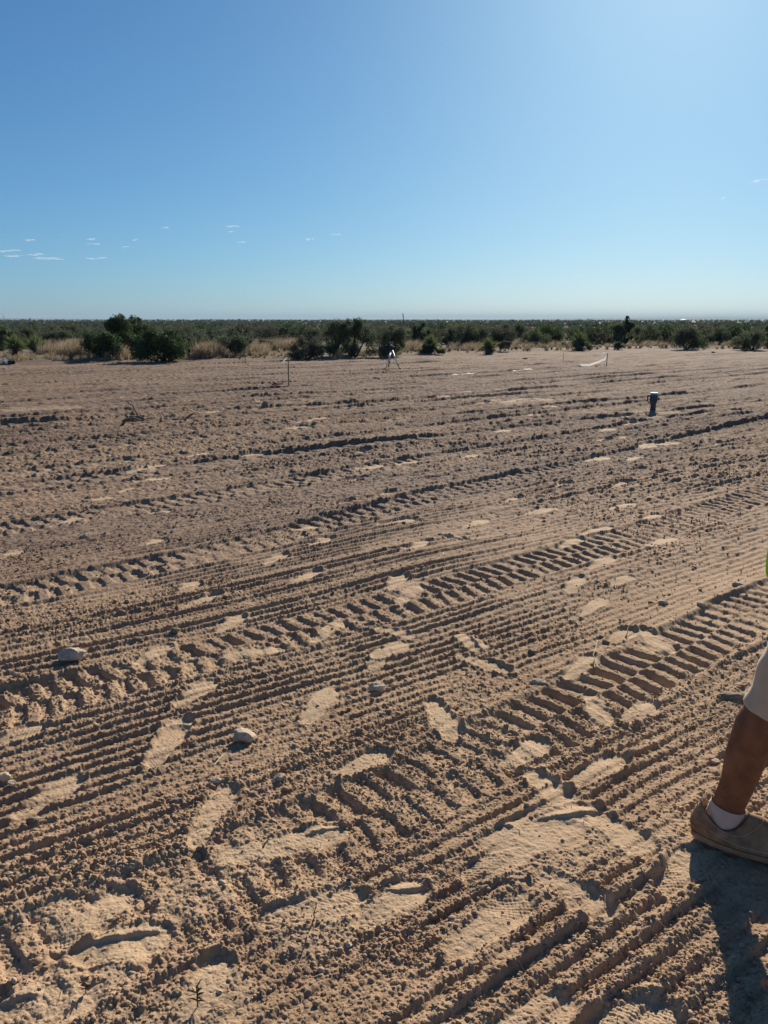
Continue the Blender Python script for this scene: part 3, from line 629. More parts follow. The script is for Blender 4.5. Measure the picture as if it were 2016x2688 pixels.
def far_branch(pts, rad, label, base=None, extra=()):
    P = []
    gx, gy = G(pts[0][0], pts[0][1])
    for px, py in pts: P.append(Vector(((px - pts[0][0]) / PXM(gy), 0, (pts[0][1] - py) / PXM(gy) / .98)))
    mb = MB(); Q = []
    for i in range(len(P) - 1):
        for k in range(3): Q.append(P[i].lerp(P[i+1], k / 3) + Vector((0, rnd.gauss(0, rad), 0)))
    Q.append(P[-1]); mb.tube(Q, [rad * (1 - .4 * i / (len(Q) - 1)) for i in range(len(Q))], 6)
    for (dx, dy, ex, ey) in extra: mb.tube([(dx, 0, dy), ((dx+ex)/2, .01, (dy+ey)/2 + .01), (ex, .02, ey)], [rad * .7, rad * .6, rad * .3], 5)
    o = mb.build('dead_branch', M['twig']); o.location = (gx, gy, gz(gx, gy, .02) - .01); tag(o, label, 'branch'); return o
far_branch([(365, 1098), (358, 1085), (350, 1068), (334, 1057)], .012, 'bent thin branch rising highest from the brushwood heap', extra=[(-.06, .12, -.12, .04)])
far_branch([(318, 1118), (332, 1102), (350, 1098), (370, 1103)], .022, 'thick dark branch lying low at the left end of the brushwood', extra=[(.02, .06, .10, .10), (.1, .1, .22, .06)])
far_branch([(368, 1106), (374, 1097), (381, 1091)], .017, 'short stub branch leaning right at the brushwood heap')
far_branch([(418, 1110), (424, 1100), (425, 1093)], .016, 'dark stub standing alone right of the brushwood heap', extra=[(0, .02, .08, .03)])
far_branch([(450, 1103), (488, 1103), (500, 1095), (511, 1087)], .012, 'long low branch lying farthest right with its forked end raised', extra=[(.22, .02, .36, .10)])
stone(352, 1108, 46, 'dark root clump under the brushwood branches', 'dark_rock', .5, 10, 1.6, .5, name='root_clump', cat='root clump')
far_branch([(624, 947), (640, 938), (646, 930)], .02, 'pale bleached branch at the field edge beside the grey brush', extra=[(.1, .03, .2, .12)])

# ------------------------------------------------------------------ stakes, tape, tripod, tools, tumbler
def stake(px, py, ytop, label, wpx=2.6, lean=0.0):
    gx, gy = G(px, py); z1 = Zat(ytop, gy); w_ = wpx / PXM(gy); mb = MB(); g0 = gz(gx, gy, .02)
    rings = [[(sx * w_ / 2 + lean * z, sy * w_ / 3, z) for sx, sy in ((-1,-1),(1,-1),(1,1),(-1,1))] for z in (-.12, 0, z1 * .5, z1 - g0)]
    mb.grid(rings, True, True, True)
    root = empty('wooden_stake', (gx, gy, g0)); tag(root, label, 'stake'); mb.build('shaft', M['wood'], root, False)
    return root, gx, gy, z1
def ribbon(pts, wd, name, parent, m='tape', twist=.6):
    mb = MB(); rows = []
    for i, p in enumerate(pts):
        a = twist * math.sin(i * 1.1); p = Vector(p); d = Vector((0, math.sin(a), math.cos(a))) * wd / 2; n_ = Vector((0, math.cos(a), -math.sin(a))) * .0012
        rows.append([p - d - n_, p + d - n_, p + d + n_, p - d + n_])
    mb.grid(rows, True, True, True); return mb.build(name, M[m], parent, False)
st1, sx1, sy1, sz1 = stake(758, 1018, 934, 'dark wooden stake with a white flag blowing left beside the red tool', 2.6, .01)
zf = Zat(946, sy1)
ribbon([(0, 0, zf), (-.025, -.01, zf + .004), (-.05, -.02, zf - .03), (-.075, -.02, zf - .05), (-.10, -.02, zf - .085), (-.115, -.02, zf - .10)], .028, 'flag', st1)
mbk = MB(); mbk.ball((0, 0, zf), (.016, .016, .02), 8, 6); mbk.build('knot', M['tape'], st1)
st2, sx2, sy2, sz2 = stake(1592, 963, 926, 'dark stake far right with knotted white tape running down to the ground', 1.8)
px2 = 1 / PXM(sy2)
zk = Zat(930, sy2); zl = Zat(944, sy2)
ribbon([(0, 0, zk), (-.05, 0, zk - .01), (-.09, 0, zk + .012), (-.13, 0, zk), (-.16, 0, zk - .02), (-.13, 0, zk - .05), (-.165, 0, zk - .09)], .05, 'loose_end', st2)
zs = [(1590, 936), (1589, 942), (1586, 946), (1572, 952), (1558, 957.5), (1545, 962), (1530, 965.5), (1519, 967.5)]
ribbon([((a - 1592) * px2, 0, max(Zat(b, sy2), .02)) for a, b in zs], .07, 'tape', st2, twist=.3)
stake(919, 988, 972, 'thin short peg standing between the flagged stake and the tripod', 1.1)
stake(645, 958, 934, 'thin bare stick upright at the field edge in front of the grey brush', 1.4)
stake(1478, 948, 926, 'faint thin peg left of the stake with the knotted tape', 1.0)
def strip(a, b, label, wd=.028):
    (x0, y0), (x1, y1) = G(*a), G(*b); root = Vector((x0, y0, 0)); mb = MB(); rows = []
    n = 10
    for i in range(n + 1):
        f = i / n; x = (x1 - x0) * f; y = (y1 - y0) * f + .05 * math.sin(f * 9); z = gz(x0 + x, y0 + y, .02) + .018 + .006 * math.sin(f * 13)
        rows.append([(x, y - wd, z), (x, y + wd, z + .012), (x, y + wd, z + .015), (x, y - wd, z + .003)])
    mb.grid(rows, True, True, True); o = mb.build('tape_strip', M['tape'], None, False); o.location = root; tag(o, label, 'tape')
strip((1188, 987), (1250, 982), 'long white strip of tape lying on the soil right of the tripod')
strip((1347, 977), (1398, 976), 'short white strip of tape on the soil left of the knotted stake')

def tripod():
    cx, cy = 1027, 972; gx, gy = G(cx, cy); root = empty('tripod', (gx, gy, 0)); tag(root, 'low surveying tripod with silver upper legs and black lower legs', 'tripod')
    za = Zat(920, gy)
    for px, py in ((1012, 976), (1020, 969), (1051, 974.5)):
        fx, fy = G(px, py); foot = Vector((fx - gx, fy - gy, gz(fx, fy, .02) - .01))
        side = Vector((foot.x, foot.y, 0)).normalized(); apex = side * .045 + Vector((0, 0, za))
        mid = apex.lerp(foot, .68); d = (foot - apex).normalized(); perp = d.cross(Vector((0, 0, 1))).normalized()
        mb = MB()
        for s in (-1, 1): mb.tube([apex + perp * .016 * s, mid + perp * .013 * s], .0085, 8)
        lg = mb.build('leg', M['alu'], root)
        m2 = MB(); m2.tube([mid - d * .03, mid + d * .05], .020, 8); m2.tube([mid, foot - d * .05], .013, 8)
        m2.build('lower_leg', M['black'], lg)
        m3 = MB(); m3.tube([foot - d * .09, foot - d * .02, foot + d * .02], [.022, .017, .004], 8); m3.tube([foot - d * .06 + side * .05, foot - d * .06], .009, 6); m3.build('foot_spike', M['black'], lg)
    hd = MB(); hd.tube([(0, 0, za - .03), (0, 0, za + .02)], [.062, .055], 16); hd.build('head_plate', M['black'], root)
    lz = MB(); zt = Zat(905, gy); lz.box((0, 0, (za + .02 + zt - .03) / 2), (.10, .09, zt - .03 - za - .02)); lev = lz.build('laser_body', M['black'], None, False, .008)
    lev.name = 'laser_level'; lev.location = (gx, gy, 0); tag(lev, 'dark laser level box mounted on top of the tripod', 'laser level')
    c = MB(); c.tube([(0, 0, zt - .03), (0, 0, zt), (0, 0, zt + .012)], [.025, .028, .024], 14); c.build('cap', M['white'], lev)
    g = MB(); g.ball((.083, -.01, zt - .045), .014, 10, 8); g.tube([(.05, -.01, zt - .045), (.083, -.01, zt - .045)], .008, 8); g.build('lens', M['glass'], lev)
tripod()

def red_tool():
    gx, gy = G(727, 1019); k = 1 / PXM(gy); root = empty('caulking_gun', (gx, gy, gz(gx, gy, .02)), R(4)); root.name = 'marking_tool'
    tag(root, 'low red and black hand tool with white ends lying left of the flagged stake', 'tool')
    b = MB(); b.box((-1 * k, 0, .022), (17 * k, .07, .030)); b.box((-4 * k, 0, .045), (8 * k, .05, .02)); b.build('body', M['red'], root, False, .006)
    e = MB(); e.box((11 * k, 0, .026), (8 * k, .05, .022)); e.tube([(10 * k, 0, .03), (16 * k, .0, .028)], .012, 8); e.build('grip', M['black'], root, False, .004)
    e = MB(); e.box((-11 * k, 0, .016), (5 * k, .06, .03)); e.build('tip', M['black'], root, False, .004)
    w_ = MB(); w_.ball((-5 * k, 0, .078), (.02, .02, .014), 10, 6); w_.tube([(-5 * k, 0, .05), (-5 * k, 0, .075)], .008, 8); w_.build('knob', M['white'], root)
    t = MB(); t.box((9 * k, -.01, .048), (7 * k, .03, .018)); t.build('tank', M['white'], root, False, .006)
red_tool()

def tumbler():
    px, py = 1713, 1083; gx, gy = G(px, py); z0 = gz(gx, gy, .01); k = .98 / PXM(gy); root = empty('tumbler', (gx, gy, z0)); tag(root, 'navy insulated travel tumbler with side handle and steel rim standing on the soil', 'tumbler')
    H0 = Zat(1030, gy) - z0
    def rv(prof, name, m, par=root, n=28):
        mb = MB(); mb.grid([[(r * math.cos(2*math.pi*j/n), r * math.sin(2*math.pi*j/n), z) for j in range(n)] for r, z in prof], True, True, True); return mb.build(name, m, par)
    f = H0
    rv([(.0400, -.003), (.047, .004), (.047, f*.10), (.0425, f*.135)], 'boot', M['navy'])
    rv([(.0405, f*.13), (.0420, f*.20), (.0445, f*.38), (.0450, f*.40), (.0555, f*.47), (.0575, f*.52), (.060, f*.80), (.0605, f*.87)], 'cup', M['navy'])
    rv([(.0600, f*.872), (.0600, f*.895), (.0555, f*.90), (.0545, f*.94), (.050, f*.945)], 'steel_rim', M['steel'])
    lid = rv([(.0500, f*.943), (.061, f*.95), (.063, f*.965), (.062, f*.985), (.055, f*.99), (.045, f*.985)], 'lid', M['black'])
    h = MB(); a = .060
    h.tube([(-a + .006, 0, f*.83), (-a - .025, 0, f*.835), (-a - .035, 0, f*.81), (-a - .038, 0, f*.66), (-a - .035, 0, f*.53), (-a - .025, 0, f*.505), (-a + .008, 0, f*.52)], [(.010, .012)] * 7, 10)
    h.build('handle', M['black'], root)
    s = MB(); s.box((.062, .0, f*.66), (.05, .05, .05)); 
    sp = MB(); sp.tube([(a - .004, 0, f*.70), (a + .022, 0, f*.70), (a + .030, 0, f*.64), (a + .022, 0, f*.60), (a - .002, 0, f*.60)], [(.012, .014)] * 5, 10); sp.build('carry_loop', M['dark_rock'], root)
tumbler()
def debris():
    gx, gy = G(17, 962); root = empty('debris', (gx, gy, gz(gx, gy, .05)), 0); tag(root, 'crumpled white and black scrap at the far left edge of the field', 'debris')
    mb = MB(); mb.grid([[(-.12, -.1, .02), (-.02, -.12, .10), (.08, -.1, .04)], [(-.15, 0, .09), (0, 0, .17), (.13, 0, .07)], [(-.1, .1, .02), (0, .12, .08), (.1, .1, .02)]], False); o = mb.build('white_scrap', M['white'], root, False)
    md = o.modifiers.new('thick', 'SOLIDIFY'); md.thickness = .01
    b = MB(); b.box((.17, .02, .05), (.22, .16, .10), .4); b.build('black_scrap', M['black'], root, False, .02)
debris()

# ------------------------------------------------------------------ plants of the range
def leafcloud(g, lobes, N, size, squash=1.0, shell=.55):
    "leaf sprays on and inside a set of lobes (cx,cy,cz,r)"
    L = np.array(lobes); wgt = L[:, 3] ** 2; wgt /= wgt.sum(); pick = g.choice(len(L), N, p=wgt)
    d = g.normal(size=(N, 3)); d /= np.linalg.norm(d, axis=1)[:, None]
    rr_ = (shell + (1 - shell) * g.rand(N)) * (1 + .22 * g.randn(N).clip(-1.5, 1.5) * .5)
    C = L[pick, :3] + d * (L[pick, 3] * rr_)[:, None] * np.array([1, 1, squash])
    keep = C[:, 2] > .02; C = C[keep]; d = d[keep]; n = len(C)
    # clumping: pull leaves towards random twig ends
    nt_ = max(8, n // 14); tips = C[g.choice(n, nt_)]; near = g.randint(0, nt_, n)
    dist = np.linalg.norm(C - tips[near], axis=1)
    for _ in range(3):
        alt = g.randint(0, nt_, n); dd = np.linalg.norm(C - tips[alt], axis=1); b = dd < dist; near[b] = alt[b]; dist[b] = dd[b]
    C = np.where((dist < .35)[:, None], C * .45 + tips[near] * .55, C)
    s = size * g.uniform(.6, 1.4, n)[:, None]
    a = g.normal(size=(n, 3)); a /= np.linalg.norm(a, axis=1)[:, None]; b = np.cross(a, g.normal(size=(n, 3))); b /= np.linalg.norm(b, axis=1)[:, None]
    Q = np.stack([C - a * s, C + b * s * .42, C + a * s, C - b * s * .42], 1)
    tone = np.clip(.5 * g.rand(nt_)[near] + .5 * g.rand(n), 0, 1)
    return Q.reshape(-1, 3), np.arange(n * 4).reshape(-1, 4), np.repeat(tone, 4)
def rgz(x, y): return gz(x, y, .1)
def bush(px, py, ytop, hw, kind, label, name='bush', cat='bush', seed=0, n=None, airy=1.0, name_kind='juniper'):
    g = np.random.RandomState(abs(seed + int(px))); gx, gy = G(px, py); r_ = math.hypot(gx, gy); k = 1 / PXM(gy); W = hw * k; Ht = (Zat(ytop, gy)) - rgz(gx, gy)
    root = empty(name, (gx, gy, rgz(gx, gy) - .03)); tag(root, label, cat)
    if px > 1150 and hw > 25 and name == 'bush': W *= 1.25
    lobes = []
    nl = 22 if hw > 30 else 13
    for i in range(nl):
        f = g.rand(); rad = (.26 + .20 * g.rand()) * min(W, Ht * .75)
        z = Ht * (.14 + .80 * f) - rad * .35 * f; z = min(z, Ht - rad * .92)
        spread = W * (1.30 - .45 * max(0, f - .4)) - rad * .6
        a = g.rand() * 6.28; q = g.rand() ** .6
        lobes.append((spread * q * math.cos(a), spread * q * math.sin(a) * .8, max(z, rad * .6), rad))
    lobes.append((g.uniform(-.3, .3) * W, 0, Ht - .3 * min(W, Ht) * .6, .24 * min(W, Ht)))
    sz = {'juniper': .046, 'mesquite': .036, 'brush': .036}[kind]
    n = int((n or min(26000, 9500 * (W * Ht) ** .9 * (r_ / 30) ** -.6 * airy)) * 1.0)
    V, F, T = leafcloud(g, lobes, n, sz, 1.0, .5 if kind == 'juniper' else .25)
    fo = link('foliage', np_mesh('foliage', V, F, M[kind], False, {'tone': T}), root)
    mb = MB()
    for i in range(7 if hw > 20 else 4):
        L_ = lobes[g.randint(len(lobes))]; b0 = Vector((g.uniform(-.12, .12) * W, g.uniform(-.1, .1), -.03)); e = Vector(L_[:3]); m1 = b0.lerp(e, .5) + Vector((g.uniform(-.1, .1), g.uniform(-.1, .1), 0))
        mb.tube([b0, m1, e], [.045 * Ht / 1.5, .028 * Ht / 1.5, .012], 6)
        for _ in range(3):
            e2 = e + Vector((g.uniform(-1, 1), g.uniform(-1, 1), g.uniform(-.2, 1))) * L_[3]; mb.tube([m1.lerp(e, .5), e2], [.014, .005], 5)
    mb.build('trunk', M['bark'], root)
    return root
def spear_plant(px, py, ytop, hw, label, seed=0, heads=1, green=1.0):
    g = np.random.RandomState(seed + int(px)); gx, gy = G(px, py); k = 1 / PXM(gy); W = hw * k; Ht = Zat(ytop, gy) - rgz(gx, gy)
    root = empty('yucca', (gx, gy, rgz(gx, gy) - .02)); tag(root, label, 'yucca')
    for kind, N in (('yucca', 230), ('yucca_dead', 150)):
        V = []; F = []; T = []
        for hd in range(heads):
            cx = (hd - (heads - 1) / 2) * W * .9; cz = Ht * .38
            L = max(Ht - cz, W * .95)
            for i in range(N):
                a = g.rand() * 6.28
                el = R(g.uniform(-5, 88)) if kind == 'yucca' else R(g.uniform(-75, 5))
                ll = L * g.uniform(.75, 1.05) * (1 if kind == 'yucca' else .62)
                d = Vector((math.cos(a) * math.cos(el), math.sin(a) * math.cos(el), math.sin(el)))
                if kind == 'yucca_dead' and d.z * ll < -cz: ll = cz / -d.z
                c0 = Vector((cx, 0, cz * (g.uniform(.75, 1.1) if kind == 'yucca' else g.uniform(.3, 1)))); sd = d.cross(Vector((g.uniform(-1,1), g.uniform(-1,1), g.uniform(-1,1)))).normalized() * .016
                tip = c0 + d * ll + Vector((0, 0, -.06 * ll * (1 - d.z))); mid = c0 + d * ll * .5
                b = len(V); V += [c0 - sd * .7, c0 + sd * .7, mid + sd, mid - sd, tip + sd * .1, tip - sd * .1]
                F += [(b, b+1, b+2, b+3), (b+3, b+2, b+4, b+5)]; T += [g.rand() * .6 + .4 * (d.z > .5)] * 6
        link('leaves' if kind == 'yucca' else 'dead_leaves', np_mesh('leaves', np.array([tuple(v) for v in V]), np.array(F), M[kind], False, {'tone': T}), root)
    mb = MB()
    for hd in range(heads):
        cx = (hd - (heads - 1) / 2) * W * .9; mb.tube([(cx * .5, 0, -.05), (cx, 0, Ht * .4)], [.11, .13], 8)
    mb.build('trunk', M['bark'], root)
J = 'juniper'; Q_ = 'mesquite'; B_ = 'brush'
bush(95, 902, 843, 34, J, 'dark bush standing behind the two left yuccas', n=3500)
bush(6, 925, 852, 30, J, 'dark bush cut by the left edge beside the yucca')
spear_plant(44, 940, 871, 40, 'left one of the two large yuccas side by side near the left edge')
spear_plant(96, 932, 873, 30, 'right one of the two large yuccas side by side near the left edge', heads=1)
bush(280, 950, 868, 50, J, 'low dark green juniper at the left of the big juniper group', 'juniper', 'juniper')
bush(322, 932, 824, 44, J, 'tallest dark juniper rising above the horizon on the left', 'juniper', 'juniper')
bush(376, 928, 832, 38, J, 'tall dark juniper just right of the tallest one on the left', 'juniper', 'juniper')
bush(428, 952, 858, 62, J, 'wide dense bright green juniper in front of the tall ones', 'juniper', 'juniper')
bush(500, 943, 886, 20, J, 'small juniper clump at the right foot of the wide dense one', 'juniper', 'juniper')
bush(538, 922, 884, 24, J, 'small dark bush with dry grass in front left of the grey green brush')
bush(617, 942, 876, 50, Q_, 'round grey green bush beside the bleached branch')
spear_plant(656, 905, 863, 22, 'small yucca behind the round grey green bush')
bush(655, 936, 886, 17, J, 'narrow dark bush at the right end of the grey green bush')
bush(748, 905, 857, 27, J, 'dark green bush above the pale grass left of the mesquite')
bush(800, 946, 878, 42, B_, 'low grey brown brush at the left foot of the mesquite')
bush(882, 940, 835, 42, Q_, 'tall airy mesquite, left one of the pair in the middle', 'mesquite', 'mesquite', airy=.8)
bush(930, 940, 831, 38, Q_, 'tall airy mesquite, right one of the pair in the middle', 'mesquite', 'mesquite', airy=.8)
bush(1020, 939, 849, 55, Q_, 'wide grey green mesquite directly behind the tripod', 'mesquite', 'mesquite')
bush(1105, 910, 847, 26, J, 'dark round-topped bush right of the mesquite behind the tripod')
spear_plant(1130, 930, 873, 32, 'large yucca just right of the mesquite behind the tripod')
bush(1136, 932, 900, 26, J, 'low dark bush under the yucca right of the tripod', n=1800)
bush(1230, 915, 843, 42, Q_, 'grey green bush rising left of the spiky pale yucca')
spear_plant(1282, 931, 883, 32, 'spiky pale yucca standing alone at the field edge right of centre')
bush(1325, 925, 892, 19, B_, 'small dry tan bush right of the spiky pale yucca')
bush(1340, 905, 845, 32, Q_, 'dark bush behind the small dry tan bush')
spear_plant(1402, 912, 855, 28, 'yucca with long pale leaves in front of the round dark bush')
bush(1408, 912, 860, 30, Q_, 'dark shrub wrapped round the yucca with long pale leaves', n=2600)
bush(1442, 900, 843, 24, Q_, 'round-topped dark bush behind the yucca with long pale leaves')
spear_plant(1520, 921, 866, 38, 'broad fan-shaped yucca left of the stake with the knotted tape')
bush(1518, 921, 890, 34, Q_, 'low dark bush at the base of the broad fan-shaped yucca', n=2400)
bush(1628, 909, 846, 30, Q_, 'dense shrub at the foot of the tall slender tree on the right')
bush(1638, 908, 829, 20, J, 'tall slender dark tree reaching above the horizon on the right', 'small_tree', 'tree')
bush(1622, 918, 893, 16, Q_, 'small rounded green shrub under the tall slender tree')
bush(1715, 903, 846, 46, Q_, 'wide grey green shrub right of the tall slender tree')
bush(1800, 919, 850, 42, Q_, 'large grey green shrub in the middle of the right hand scrub')
bush(1888, 908, 854, 46, Q_, 'wide shrub between the large grey green one and the right edge')
bush(1975, 919, 862, 38, Q_, 'green shrub near the right edge of the photo')
bush(2014, 914, 843, 22, Q_, 'tall shrub cut by the right edge of the photo')
spear_plant(1930, 915, 880, 20, 'small yucca hidden in the scrub near the right edge')
bush(1180, 915, 862, 24, Q_, 'mid-sized shrub between the large yucca and the grey green bush')
bush(1575, 908, 868, 26, B_, 'grey brown brush behind the stake with the knotted tape')
bush(700, 925, 885, 22, B_, 'thin brown brush in the pale grass left of the low grey brush')
bush(180, 905, 846, 30, J, 'dark bush behind the pale grass between the yuccas and the junipers')
bush(235, 908, 858, 30, J, 'dark bush touching the left side of the tallest juniper')
bush(10, 880, 822, 10, Q_, 'thin twiggy treetop sticking up above the horizon at the left edge', 'small_tree', 'tree', n=260)
g2 = random.Random(9)
for i in range(64):
    px = -10 + i * 32.5 + g2.uniform(-14, 14); py = (912 if px < 1100 else 914) - g2.uniform(0, 14) - (px > 900) * 6 + (px < 420) * 8
    hw = g2.uniform(30, 56); top = g2.uniform(843, 863)
    o = bush(px, py, top, hw, g2.choice([Q_, J, Q_, B_]), 'rounded olive shrub in the second row behind the shrubs at the field edge', 'shrub', 'shrub', seed=i * 3, n=int(hw * 95))
    o['group'] = 'shrubs of the second row'
# a dead flower stalk leaning above the scrub
def stalk():
    gx, gy = G(1062, 895); mb = MB(); z1 = Zat(824, gy); k = 1 / PXM(gy)
    mb.tube([(0, 0, 0), (-1 * k, 0, z1 * .55), (-5 * k, 0, z1)], [.03, .025, .03], 6); o = mb.build('flower_stalk', M['bark']); o.location = (gx, gy, rgz(gx, gy)); tag(o, 'thin dead flower stalk leaning left above the horizon behind the mesquite', 'stalk')
stalk()

def scrub_mass():
    "the scrub of the plain, too much to count"
    g = np.random.RandomState(21); Vs = []; Fs = []; Ts = []; b = 0
    def add(N, r0, r1, nleaf, size, hmin, hmax):
        nonlocal b
        N = int(N * 1.25); r = np.sqrt(g.rand(N) * (r1**2 - r0**2) + r0**2); th = (g.rand(N) - .5) * R(105); x = r * np.sin(th); y = r * np.cos(th)
        h, p, f, s = terrain(x, y, np.full(N, .3)); ok = (r > edge_d(x, y) + 5); x, y, h, r = x[ok], y[ok], h[ok], r[ok]
        for i in range(len(x)):
            Ht = g.uniform(hmin, hmax) * (1 if g.rand() > .12 else 1.25); W = Ht * g.uniform(.6, 1.3)
            lob = [(g.uniform(-.6, .6) * W, g.uniform(-.5, .5) * W, Ht * g.uniform(.3, .72), Ht * g.uniform(.22, .38)) for _ in range(6)]
            V, F, T = leafcloud(g, lob, nleaf, size * (1 + .0 * Ht), 1.0, .4); V = V + np.array([x[i], y[i], h[i]])
            Vs.append(V); Fs.append(F + b); Ts.append(T * .6 + .4 * g.rand()); b += len(V)
    add(420, 38, 75, 420, .06, .5, 1.1)
    add(1200, 75, 190, 180, .12, .5, 1.3)
    add(3000, 190, 700, 48, .36, .7, 1.5)
    add(3000, 700, 2600, 16, 1.1, 1.2, 2.6)
    o = link('scrubland', np_mesh('scrubland', np.concatenate(Vs), np.concatenate(Fs), M['scrub'], False, {'tone': np.concatenate(Ts)})); tag(o, 'mass of low green scrub covering the plain to the horizon', 'scrub', kind='stuff')
scrub_mass()

def grass():
    g = np.random.RandomState(8); P = []
    def at(px, py): gx, gy = G(px, py); P.append((gx, gy))
    tx = []
    for i in range(1400):
        a = g.uniform(-.80, .80); d = float(np.interp(a, EA, ED)); off = g.exponential(2.6) - .2
        if vn(np.array([a * 16.]), np.array([3.]), 1)[0] < .25 and off < 1.5 and g.rand() < .5: continue
        tx.append(((d + off) * math.sin(a), (d + off) * math.cos(a), g.uniform(.08, .26)))
    for px0, px1, py, hh, n in ((165, 260, 945, .62, 110), (100, 200, 935, .5, 60), (270, 330, 952, .45, 40), (515, 590, 948, .55, 80), (640, 700, 940, .45, 60), (660, 780, 925, .5, 120), (1060, 1100, 930, .5, 30), (1190, 1270, 925, .35, 40), (1340, 1480, 918, .3, 40), (1650, 1760, 913, .35, 45), (1850, 1990, 914, .3, 40), (240, 420, 950, .3, 60), (1260, 1320, 885, .7, 60)):
        for _ in range(n):
            gx, gy = G(g.uniform(px0, px1), py - g.uniform(0, 10) * (1 if py > 900 else .2)); tx.append((gx, gy, hh * g.uniform(.7, 1.15)))
    tx = np.array(tx); h = terrain(tx[:, 0], tx[:, 1], np.full(len(tx), .1))[0]
    nb = 34; n = len(tx) * nb; c = np.repeat(tx, nb, 0); z = np.repeat(h, nb)
    hh = c[:, 2] * g.uniform(.45, 1.1, n); a = g.rand(n) * 6.28; r0 = g.rand(n) * c[:, 2] * .35; lean = g.uniform(.15, .75, n) * hh
    bx = c[:, 0] + r0 * np.cos(a); by = c[:, 1] + r0 * np.sin(a); la = a + g.normal(0, .6, n); wx = np.cos(la + 1.57) * .006; wy = np.sin(la + 1.57) * .006
    mx = bx + lean * .35 * np.cos(la) + .05 * hh; my = by + lean * .35 * np.sin(la); ex = bx + lean * np.cos(la) + .25 * hh; ey = by + lean * np.sin(la)
    V = np.stack([np.stack([bx - wx, by - wy, z - .02], -1), np.stack([bx + wx, by + wy, z - .02], -1), np.stack([mx + wx, my + wy, z + hh * .6], -1), np.stack([mx - wx, my - wy, z + hh * .6], -1), np.stack([ex + wx * .4, ey + wy * .4, z + hh], -1), np.stack([ex - wx * .4, ey - wy * .4, z + hh], -1)], 1).reshape(-1, 3)
    k = 6 * np.arange(n)[:, None]; F = np.concatenate([k + np.array([0, 1, 2, 3]), k + np.array([3, 2, 4, 5])]); T = np.repeat(np.clip(np.repeat(g.rand(len(tx)), nb) * .6 + g.rand(n) * .4, 0, 1), 6)
    o = link('dry_grass', np_mesh('dry_grass', V, F, M['grass'], False, {'tone': T})); tag(o, 'dry pale grass growing along the edge of the cleared field', 'grass', kind='stuff')
grass()

# ------------------------------------------------------------------ far hills, sheds, haze, clouds
def hills(pts, dist, depth, name):
    "a long low ridge; pts: (px, ytop)"
    xs = np.linspace(pts[0][0], pts[-1][0], 160); yt = np.interp(xs, [p[0] for p in pts], [p[1] for p in pts]); g = np.random.RandomState(3)
    rows = []
    for f, hh in ((-1, 0), (-.6, .35), (-.3, .7), (0, 1.0), (.6, .6), (1, 0)):
        row = []
        for x_, y_ in zip(xs, yt):
            Y = dist + f * depth; X = (x_ - 1008) / 2081. * dist; z = max(Zat(y_, dist), 1) + 1.2 * g.rand(); row.append((X, Y, -12 + (z + 12) * hh))
        rows.append(row)
    V = np.array(rows).reshape(-1, 3); n, m = 6, len(xs); idx = np.arange(n * m).reshape(n, m)
    F = np.stack([idx[:-1, :-1], idx[:-1, 1:], idx[1:, 1:], idx[1:, :-1]], -1).reshape(-1, 4)
    o = link(name, np_mesh(name, V, F, M['hill'], True)); o['kind'] = 'structure'
hills([(-900, 836), (-200, 835), (0, 835), (250, 838), (700, 839.5), (1100, 840), (1250, 842)], 6500, 900, 'hills')
hills([(1150, 842), (1350, 838.5), (1500, 836), (1750, 833), (1850, 832), (2016, 833), (2600, 831), (3000, 834)], 8200, 900, 'hills')
def shed(px, py, wpx, hpx, Y, label):
    X = (px - 1008) / 2081. * Y; z = Zat(py, Y); k = Y / 2081.; root = empty('shed', (X, Y, z)); tag(root, label, 'shed')
    a, b, h = wpx * k / 2, wpx * k * .3, hpx * k
    wl = MB(); wl.box((0, 0, h * .35 - 4), (2*a, 2*b, h * .7 + 8)); wl.build('wall', M['shed'], root, False)
    rf = MB(); rf.grid([[(x, -b * 1.05, h * .7), (x, 0, h), (x, b * 1.05, h * .7)] for x in (-a * 1.03, a * 1.03)], True, True, True); rf.build('roof', M['shed'], root, False)
shed(1792, 842, 13, 4, 5200, 'tiny white shed far off below the low hills, right of the long one')
shed(1745, 844, 26, 2.4, 5000, 'long low white building far off below the hills on the right')
shed(1240, 841, 8, 3, 6000, 'faint grey building far off on the horizon right of centre')

def haze():
    mb = MB(); mb.box((0, 0, (60 - 40) / 2), (26000, 26000, 100)); m = bpy.data.materials.new('haze_air'); m.use_nodes = True; t = m.node_tree; t.nodes.clear()
    o_ = t.nodes.new('ShaderNodeOutputMaterial'); v = t.nodes.new('ShaderNodeVolumePrincipled'); v.inputs['Color'].default_value = (.55, .73, .88, 1); v.inputs['Density'].default_value = HAZE; v.inputs['Anisotropy'].default_value = 0
    t.links.new(v.outputs[0], o_.inputs['Volume']); o = mb.build('haze', m, None, False); tag(o, 'thin blue haze over the plain', 'haze', kind='stuff')
HAZE = .00013
haze()

